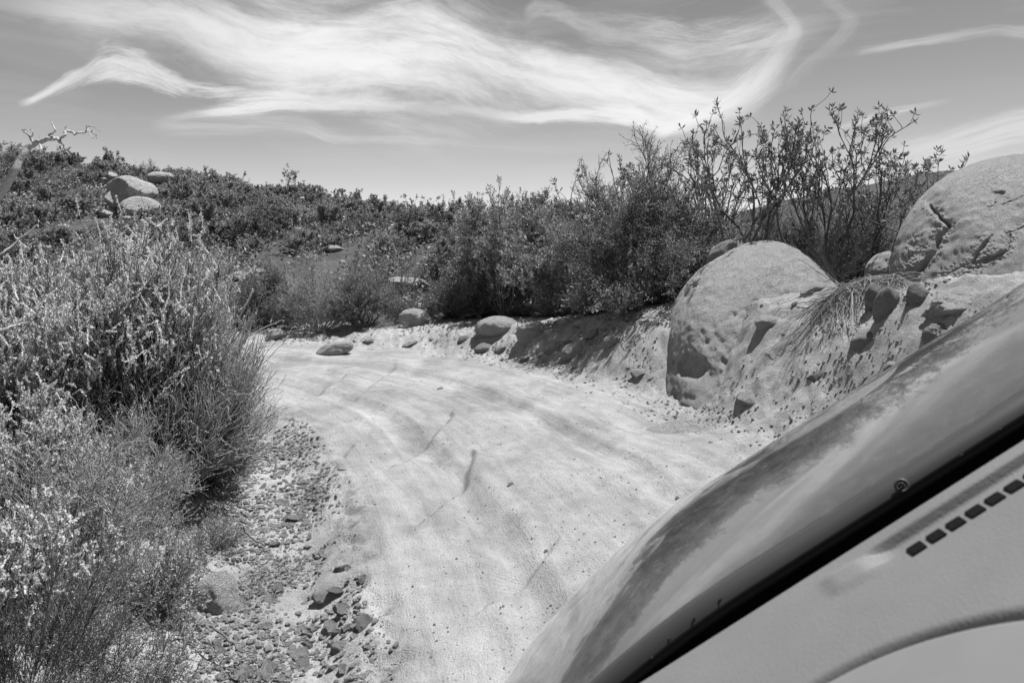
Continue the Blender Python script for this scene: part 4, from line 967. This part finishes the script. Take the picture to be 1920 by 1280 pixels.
# dead branches
def branch(name, paths, label, mat=M_WOOD, cat='dead branch', d=6.5):
    """paths: list of (part name, [(px,py,extra depth)], r0, r1)"""
    root = None
    for nm, pts, r0, r1 in paths:
        q = np.array([P(a, b, d+e) for a, b, e in pts]); q = resample(q, 5)
        if root is None: c0 = q[0].copy(); root = empty(name, c0, label=label, cat=cat)
        rr = np.random.default_rng(len(pts)+abs(int(pts[0][0]))); q = q+rr.normal(size=q.shape)*.004
        g = Geo(); g.tubes((q-c0)[None], r0, r1, 8); obj(nm, g.mesh(nm, mat, True), root)
branch('dead_branch', [('limb', [(-120,620,0),(-70,500,0),(-25,405,.1),(0,362,.1),(22,330,.1),(42,292,.15),(62,272,.2),(80,264,.2),(98,260,.2),(112,261,.25)], .050, .015),
    ('fork', [(112,261,.25),(120,254,.25),(124,246,.3),(140,250,.3),(160,247,.35),(172,246,.4)], .014, .006),
    ('twig', [(172,246,.4),(178,252,.4),(183,260,.45)], .006, .002), ('twig', [(162,247,.35),(168,238,.4),(178,240,.4),(187,246,.45)], .006, .002), ('twig', [(160,247,.35),(164,236,.3),(170,236,.3)], .005, .002), ('twig', [(166,247,.35),(172,256,.3),(176,260,.3)], .004, .002),
    ('twig', [(62,272,.2),(57,258,.2),(50,250,.15),(43,243,.15),(52,244,.15)], .011, .003), ('twig', [(58,260,.2),(61,248,.2),(58,242,.2)], .007, .003),
    ('twig', [(88,262,.2),(94,252,.2),(103,245,.2),(98,232,.25),(96,228,.25)], .010, .003), ('twig', [(124,246,.3),(123,240,.3),(125,236,.3)], .006, .002),
    ('twig', [(108,262,.25),(116,268,.25),(122,280,.3),(130,290,.3),(134,294,.3)], .009, .002), ('twig', [(110,264,.25),(109,276,.2),(114,284,.2)], .006, .002), ('twig', [(122,280,.3),(120,290,.3)], .004, .002),
    ('twig', [(74,266,.2),(77,278,.1),(78,283,.1)], .011, .005), ('twig', [(78,264,.2),(73,252,.2)], .004, .002)],
    'bleached crooked dead branch reaching up against the sky')
branch('dead_stick', [('limb', [(-40,500,0),(0,478,0),(30,455,.1),(72,420,.2)], .012, .005)], 'thin bare stick slanting up out of the flowering shrubs', M_TWIG_LT, 'stick', 5.6)
branch('dead_stick', [('limb', [(-30,630,0),(8,618,0),(30,610,.1),(54,604,.15)], .014, .006)], 'short pale crooked stick low in the flowering shrubs', M_TWIG_LT, 'stick', 5.0)
branch('dead_stick', [('limb', [(272,508,0),(300,485,.1),(315,470,.2),(332,455,.3)], .012, .004), ('twig', [(300,485,.1),(283,478,0),(270,470,0),(274,462,0)], .007, .003), ('twig', [(318,470,.2),(336,462,.2),(345,465,.2)], .005, .003)], 'forked dead twig sticking out above the broom-like shrub', M_TWIG_LT, 'stick', 7.6)
branch('dead_stick', [('limb', [(410,670,0),(450,640,.1),(500,612,.3),(530,600,.4)], .012, .004), ('twig', [(450,640,.1),(475,585,.2),(480,565,.2)], .007, .003), ('twig', [(430,655,0),(470,655,.2),(505,648,.3)], .006, .003)], 'spray of bare pale twigs reaching toward the squat boulder', M_TWIG_LT, 'stick', 9.5)
branch('dead_stick', [('limb', [(440,1120,0),(500,1010-30,.9),(470,1015,.6)], .007, .004)][:1] and [('limb', [(455,990,0),(475,1010,-.05),(497,1022,-.1)], .010, .006)], 'short brown stick lying on the gully sand', M_TWIG, 'stick', 6.2)
branch('dead_stick', [('limb', [(395,1170,0),(425,1195,-.1),(456,1222,-.2)], .008, .005)], 'thin brown stick lying below the rounded gully boulder', M_TWIG, 'stick', 4.75)

# ------------------------------------------------------------------ hillside brush
HM = []
def hp(name, g, mats, lab):
    p = plant_proto(name, g, mats, lab, 'shrub'); HM.append(p); return p
hp('hillside_shrub', g_dense(101, .85, 1.0, 16, 120, 900, 9500, .06, .5), (M_TWIG, M_LEAF_DK), '')
hp('hillside_shrub', g_dense(102, .75, 1.1, 16, 120, 900, 9500, .055, .5), (M_TWIG, M_LEAF_DK), '')
hp('hillside_shrub', g_sumac(103, .8, 1.05, 14, 110, 520, .085, .34, 9, .12, .3, 1.2), (M_TWIG, M_LEAF_LT), '')
hp('hillside_shrub', g_dense(104, .9, .9, 16, 120, 900, 9500, .055, .45), (M_TWIG, M_LEAF_MD), '')
hp('hillside_shrub', g_sumac(105, .9, 1.0, 14, 110, 520, .08, .34, 9, .12, .3, 1.2), (M_TWIG, M_LEAF_MD), '')
hp('hillside_shrub', g_wisp(106, 1.0, .8, 60, 500, 3500, .9, leaf=.045, crook=.25), (M_TWIG_LT, M_LEAF_MD), '')
kinds = ['dark leafy', 'low dark spreading', 'pale rosette-leaved', 'mid-grey bushy', 'grey leathery-leaved', 'thin twiggy']
rng = np.random.default_rng(12); placed = []
avoid = [(P(a, 0, d)[0], d, r) for a, d, r in [(250,36,2.0),(235,35,2.0),(303,45,1.2),(209,44,1.2),(48,37,1),(228,21,1.2),(452,22,1.1),(487,23,1),(624,26,1.2),(1032,26,1),(1100,25,1),(1120,23,1.2),(760,18.6,1.2),(641,44,1),(642,24,.8),(432,28,.8),(694,28,.8),(560,30,.8),(350,36,.9),(120,29,.9),(735,32,.7),(545,26,.7),(800,25,.8)]]
tries = 0
while len(placed) < 285 and tries < 40000:
    tries += 1
    d = 18.2+40*rng.random()**.85; px = rng.uniform(-60, 1250); x, y = at(px, d)
    r = (.55+.018*d)*rng.uniform(.6, 1.45)
    if px > 850 and d > 38: continue
    if any((x-a)**2+(y-b)**2 < ((r+q)*.56)**2 for a, b, q in placed): continue
    if any(abs(x-a) < q*.5+r*.45 and -.2-q*.6 < b-y < (14 if q > 1.9 else 6.0)+r for a, b, q in avoid): continue
    placed.append((x, y, r))
zs = Zf(np.array([p[0] for p in placed]), np.array([p[1] for p in placed]))
for i, (x, y, r) in enumerate(placed):
    nz = vn(np.array([[x*.12, y*.12, 1.]]), 3)[0]
    j = int(rng.choice(6, p=[.2, .14, .28, .14, .18, .06])) if nz < .1 else int(rng.choice(6, p=[.08, .08, .46, .14, .18, .06]))
    band = 'near the hill crest' if y > 42 else ('halfway up the hillside' if y > 28 else 'on the lower hillside')
    pr = HM[j]
    if pr.name in used: o = copy_tree(pr)
    else: o = pr; used.add(pr.name)
    o.location = (x, y, zs[i]-.08); s = r; o.scale = (s, s, s*rng.uniform(.7, 1.05)); o.rotation_euler = (0, 0, rng.uniform(0, 6.3))
    o['label'] = f'{kinds[j]} shrub {band}, one of the brush cover'; o['group'] = f'{kinds[j]} shrubs {band}'
# low undergrowth between the shrubs: one object of stuff
def undergrowth():
    rng = np.random.default_rng(77); n = 9500
    d = 17.5+50*rng.random(n)**.8; px = rng.uniform(-150, 1900, n); x = (px-960)/FPX*d
    ok = np.ones(n, bool)
    for a, b, q in avoid: ok &= ~((np.abs(x-a) < q*.45) & (b-d > -1.5) & (b-d < (12 if q > 1.9 else 5)))
    x, d = x[ok], d[ok]; n = len(x); z = Zf(x, d); g = Geo()
    m = 22; idx = np.repeat(np.arange(n), m); R = (.35+.012*d)[idx]
    v = rng.normal(size=(n*m, 3)); v = unit(v)*rng.random((n*m, 1))**.4; v[:, 2] = np.abs(v[:, 2])*.7
    p = np.stack([x, d, z], 1)[idx]+v*R[:, None]
    g.leaves(p, rng.normal(size=(n*m, 3))+np.array([0, 0, .8]), .10+.002*d[idx], .045+.001*d[idx], rng)
    obj('undergrowth', g.mesh('undergrowth', M_LEAF_DK), kind='stuff', label='low dark scrub filling in between the hillside shrubs', cat='undergrowth')
undergrowth()
# crest individuals
one(g_dense, 1000, 27, 362, 62, 'dark round bush standing up on the ridge crest', D_, seed=81, n1=30, n2=300, n3=1600, nl=14000, leaf=.06)
one(g_dense, 1052, 28, 378, 30, 'narrow dark bush beside the round crest bush', D_, seed=82, n1=16, n2=160, n3=800, nl=6000, leaf=.06)
one(g_sumac, 895, 24, 385, 50, 'pale leathery shrub poking above the ridge gap', (M_TWIG, M_LEAF_MD), seed=83, n1=14, n2=90, n3=420, leaf=.11, maxt=.9)
for i, (px, d, top, R) in enumerate([(545,48,328,20),(455,48,334,8),(760,40,368,5),(792,40,364,5),(855,38,376,8),(625,46,345,10),(1040,27,400,30)]):
    one(g_sumac, px, d, top, R, ['bushy crest shrub with open leafy top','thin spindly shrub on the skyline','single dry stalk on the skyline','second dry flower stalk farther down the skyline','pointed bush where the skyline dips','small tufted shrub on the mid skyline','ragged shrub just under the round crest bush'][i], T, 'crest_shrub', seed=90+i, n1=6, n2=18, n3=60, leaf=.13, maxt=.4, low=.6)

# ------------------------------------------------------------------ the car the view is taken from
ROLL = math.radians(32.3); CR, SR = math.cos(ROLL), math.sin(ROLL)
car = empty('off_road_car', (0, 0, CAMH), label='grey car with glossy bonnet and pale dashboard, tilted on the dirt road', cat='car')
def cp(a, b, h):
    a, b, h = np.broadcast_arrays(np.asarray(a, float), np.asarray(b, float), np.asarray(h, float))
    return np.stack([a*CR+h*SR, b, a*SR-h*CR], -1)      # a = across, b = ahead, h = below the eye, in the rolled car
def sheet(name, Af, Bf, Hf, mat, thick=.02, smooth=True, **k):
    """a solid sheet from three (n,m) grids in car coordinates, with a lower skin"""
    n, m = Af.shape; T_ = cp(Af, Bf, Hf).reshape(-1, 3); Bt = cp(Af, Bf, Hf+thick).reshape(-1, 3)
    i, j = np.meshgrid(np.arange(n-1), np.arange(m-1), indexing='ij'); q = (i*m+j).ravel(); top = np.stack([q, q+1, q+m+1, q+m], 1); bot = top[:, ::-1]+n*m
    e = []
    def strip(ix): 
        ix = np.array(ix); e.append(np.stack([ix[:-1], ix[1:], ix[1:]+n*m, ix[:-1]+n*m], 1)[:, ::-1])
    strip(np.arange(m)); strip(np.arange(m)[::-1]+(n-1)*m); strip(np.arange(n)[::-1]*m); strip(np.arange(n)*m+m-1)
    return obj(name, mesh_np(name, np.concatenate([T_, Bt]), np.concatenate([top, bot]+e), smooth, mat), car, **k)
def paint():
    m, b = new_mat('grey_car_paint'); c = coords(b); n = b.noise(c, 3, 3, .5); d = b.noise(c, 40, 4, .7)
    dust_reflect_mottle = b.mr(b.noise(c, 26, 6, .72, .4), .45, .75); col = b.m('ADD', b.mr(n, .3, .7, .15, .20), b.m('MULTIPLY', dust_reflect_mottle, .06)); nr = bump(b, b.noise(c, 6, 2, .5), .05, .01)  # dust mottling, also put in the colour for a broken-up bush reflection
    finish(b, bsdf(b, b.xyz(col, col, col), b.m('ADD', b.mr(d, .35, .75, .10, .26), b.m('MULTIPLY', dust_reflect_mottle, .15)), .6, .55, nr, 1.0)); return m
def plain(name, col, rough, spec=.4, bs=0, bsc=200, metal=0):
    m, b = new_mat(name); c = coords(b); v = b.mr(b.noise(c, 9, 5, .6), .3, .7, col*.92, col*1.06)
    nr = bump(b, b.noise(c, bsc, 3, .6), .5, bs) if bs else None
    finish(b, bsdf(b, b.xyz(v, v, v), rough, spec, metal, nr)); return m
M_PAINT = paint(); M_DASH = plain('grained_dash_vinyl', .185, .55, .35, .0012, 260); M_BLACK = plain('black_and_slot_shade', .006, .8, .1); M_DKPLASTIC = plain('dark_plastic', .055, .5, .4)  # the near-black also serves as shade inside the vent slots
M_DASH2 = plain('smooth_trim_plastic', .22, .5, .35); M_METAL = plain('bead_metal', .35, .25, .6, metal=.9)
hb = np.array([1.15, 1.28, 1.45, 1.65, 1.85, 2.02, 2.15, 2.26, 2.33, 2.37]); hh = np.array([.590, .605, .636, .682, .742, .806, .868, .945, 1.03, 1.14])
def hood_h(a, b):
    z = np.interp(b, hb, hh); l = np.clip(.02-a, 0, None)
    z = z+.30*l**2+.5*np.clip(-.42-a, 0, None)**2+.02*np.clip(a-.75, 0, None)**2*0
    # raised centre panel: a soft crease along the bonnet
    z = z+.012*sst(.0, 1, (b-2.05-.06*np.sin(a*2))/.08)
    return z
def smooth1(x, k=9):
    return np.convolve(np.pad(x, k//2, mode='edge'), np.ones(k)/k, 'valid')
bb = np.linspace(1.15, 2.37, 90); hhs = smooth1(smooth1(np.interp(bb, hb, hh), 11), 11); hb, hh = bb, hhs
aa = np.linspace(-.92, 1.75, 140); Am, Bm = np.meshgrid(aa, bb, indexing='ij')
Bm = 1.15+(Bm-1.15)*(1-.10*sst(.1, -.9, Am)*1.0)
Bh = 1.15+(Bm-1.15)/(1-.10*sst(.1, -.9, Am))
sheet('hood', Am, Bm, hood_h(Am, Bh), M_PAINT, .012)
# left wing and nose going down from the bonnet edge
def wing():
    n, m = 40, 12; b_ = np.linspace(.95, 2.3, n); t = np.linspace(0, 1, m); Bq, Tq = np.meshgrid(b_, t, indexing='ij')
    a0 = -.93-.10*np.sin(Tq*PI*.5); h0 = hood_h(np.full_like(Bq, -.92), 1.15+(np.clip(Bq, 1.15, 2.3)-1.15)/.9)+.012+Tq*.62
    sheet('fender', a0, Bq, h0, M_PAINT, .01)
wing()
# rear lip of the bonnet: darker rolled edge, then the black cowl trough
n = 120; a_ = np.linspace(-.92, 1.75, n)
def lipgrid(prof):
    Ap, K = np.meshgrid(a_, np.arange(len(prof)), indexing='ij'); Bp = np.take([p[0] for p in prof], K); Hp = np.take([p[1] for p in prof], K)+.30*np.clip(.02-Ap, 0, None)**2+.5*np.clip(-.42-Ap, 0, None)**2
    return Ap, Bp, Hp
sheet('hood_edge', *lipgrid([(1.149, .5905), (1.143, .5905), (1.137, .592), (1.131, .595), (1.127, .599), (1.123, .6035), (1.121, .607), (1.122, .612), (1.127, .618)][::-1]), M_DKPLASTIC, .006)
sheet('cowl_trough', *lipgrid([(1.124, .613), (1.126, .66), (1.05, .72), (.95, .72), (.89, .66), (.882, .535)][::-1]), M_BLACK, .01)
# dashboard top with a recessed demister channel
def dash():
    b_ = np.concatenate([np.linspace(.25, .74, 200), np.linspace(.745, .885, 60)]); a2 = np.linspace(-.75, 1.4, 420); Aq, Bq = np.meshgrid(a2, b_, indexing='ij')
    H = .488-.004*np.sin((Bq-.25)/.6*PI)+.95*np.clip(Bq-.862, 0, None)
    ch = sst(.115, .16, Aq)*(sst(.806, .812, Bq)*(1-sst(.838, .844, Bq)))
    H = H+.012*ch
    glint_rise = sst(.070, .090, Aq)*(1-sst(.112, .150, Aq))*sst(.795, .812, Bq+.15*(Aq-.1))*(1-sst(.830, .846, Bq+.15*(Aq-.1))); H = H-.0035*glint_rise  # low rise shaped in place of a bright light reflection
    rr_ = np.hypot(Aq, Bq-.40); H = H+.02*(1-sst(.296, .316, rr_))
    sheet('dashboard', Aq, Bq, H, M_DASH, .03)
dash()
def dash_pad():
    r_ = np.concatenate([np.linspace(.01, .285, 14), np.linspace(.288, .3045, 8)]); t_ = np.linspace(0, 2*PI, 181); Rq, Tq = np.meshgrid(r_, t_, indexing='ij')
    Hq = .478+.016*sst(.290, .3045, Rq)
    sheet('dash_pad', Rq*np.cos(Tq), .40+Rq*np.sin(Tq), Hq, M_DASH2, .02)
def boxp(name, a, b, h, sa, sb, sh, mat, rot=0.0, bev=.1, **k):
    bm = bmesh.new(); bmesh.ops.create_cube(bm, size=1); bmesh.ops.bevel(bm, geom=bm.edges[:], offset=bev, segments=2, affect='EDGES')
    V = np.array([v.co[:] for v in bm.verts])*np.array([sa, sb, sh]); Fq = [[v.index for v in f.verts] for f in bm.faces]; bm.free()
    c, s = math.cos(rot), math.sin(rot); A_ = V[:, 0]*c-V[:, 1]*s+a; B_ = V[:, 0]*s+V[:, 1]*c+b
    W = cp(A_, B_, h-V[:, 2]); me = bpy.data.meshes.new(name); me.from_pydata(W.tolist(), [], Fq); me.materials.append(mat); me.update()
    return obj(name, me, car, **k)
for i in range(11):
    boxp('vent_slot', .172+i*.0232, .7975, .4875, 0.0172, .0150, .005, M_BLACK, bev=.06)  # solid boxes, no holes: black colour stands in for the shade inside
boxp('washer_nozzle', .270, 1.124, .5975, .022, .016, .006, M_DKPLASTIC, bev=.4)
def ring(name, a, b, h, r, t, mat):
    q = np.linspace(0, 2*PI, 25); c = cp(a+r*np.cos(q), np.full(25, b)-.006+r*.5*np.sin(q), h-r*.8*np.sin(q))
    g = Geo(); g.tubes(c[None], t, t, 8); obj(name, g.mesh(name, mat, True), car)
ring('nozzle_rim', .268, 1.114, .591, .008, .0026, M_DKPLASTIC)
boxp('nozzle_tip', .268, 1.106, .589, .008, .006, .007, M_BLACK, bev=.4)
for a, b_, h in ((.365, 1.119, .604), (.43, 1.120, .603), (-.12, 1.125, .600), (-.075, 1.126, .597), (-.155, 1.121, .604), (-.03, 1.127, .597)):
    boxp('highlight_bead', a, b_, h+.30*max(0, .02-a)**2+.001, .006, .005, .004, M_METAL, bev=.4)  # small metal beads added in place of raindrop-like highlights on the lip
dash_pad()
# body under the bonnet: nose panel and floor of the engine bay, so the car is no shell
def nose():
    n, m = 60, 10; a2 = np.linspace(-.90, 1.73, n); t = np.linspace(0, 1, m); Aq, Tq = np.meshgrid(a2, t, indexing='ij')
    be = 1.15+1.22*(1-.10*sst(.1, -.9, Aq)); hz = hood_h(Aq, np.full_like(Aq, 2.37))+.02
    sheet('front_panel', Aq, be-.02+.03*np.sin(Tq*PI), hz+Tq*.34, M_PAINT, .01)
nose()
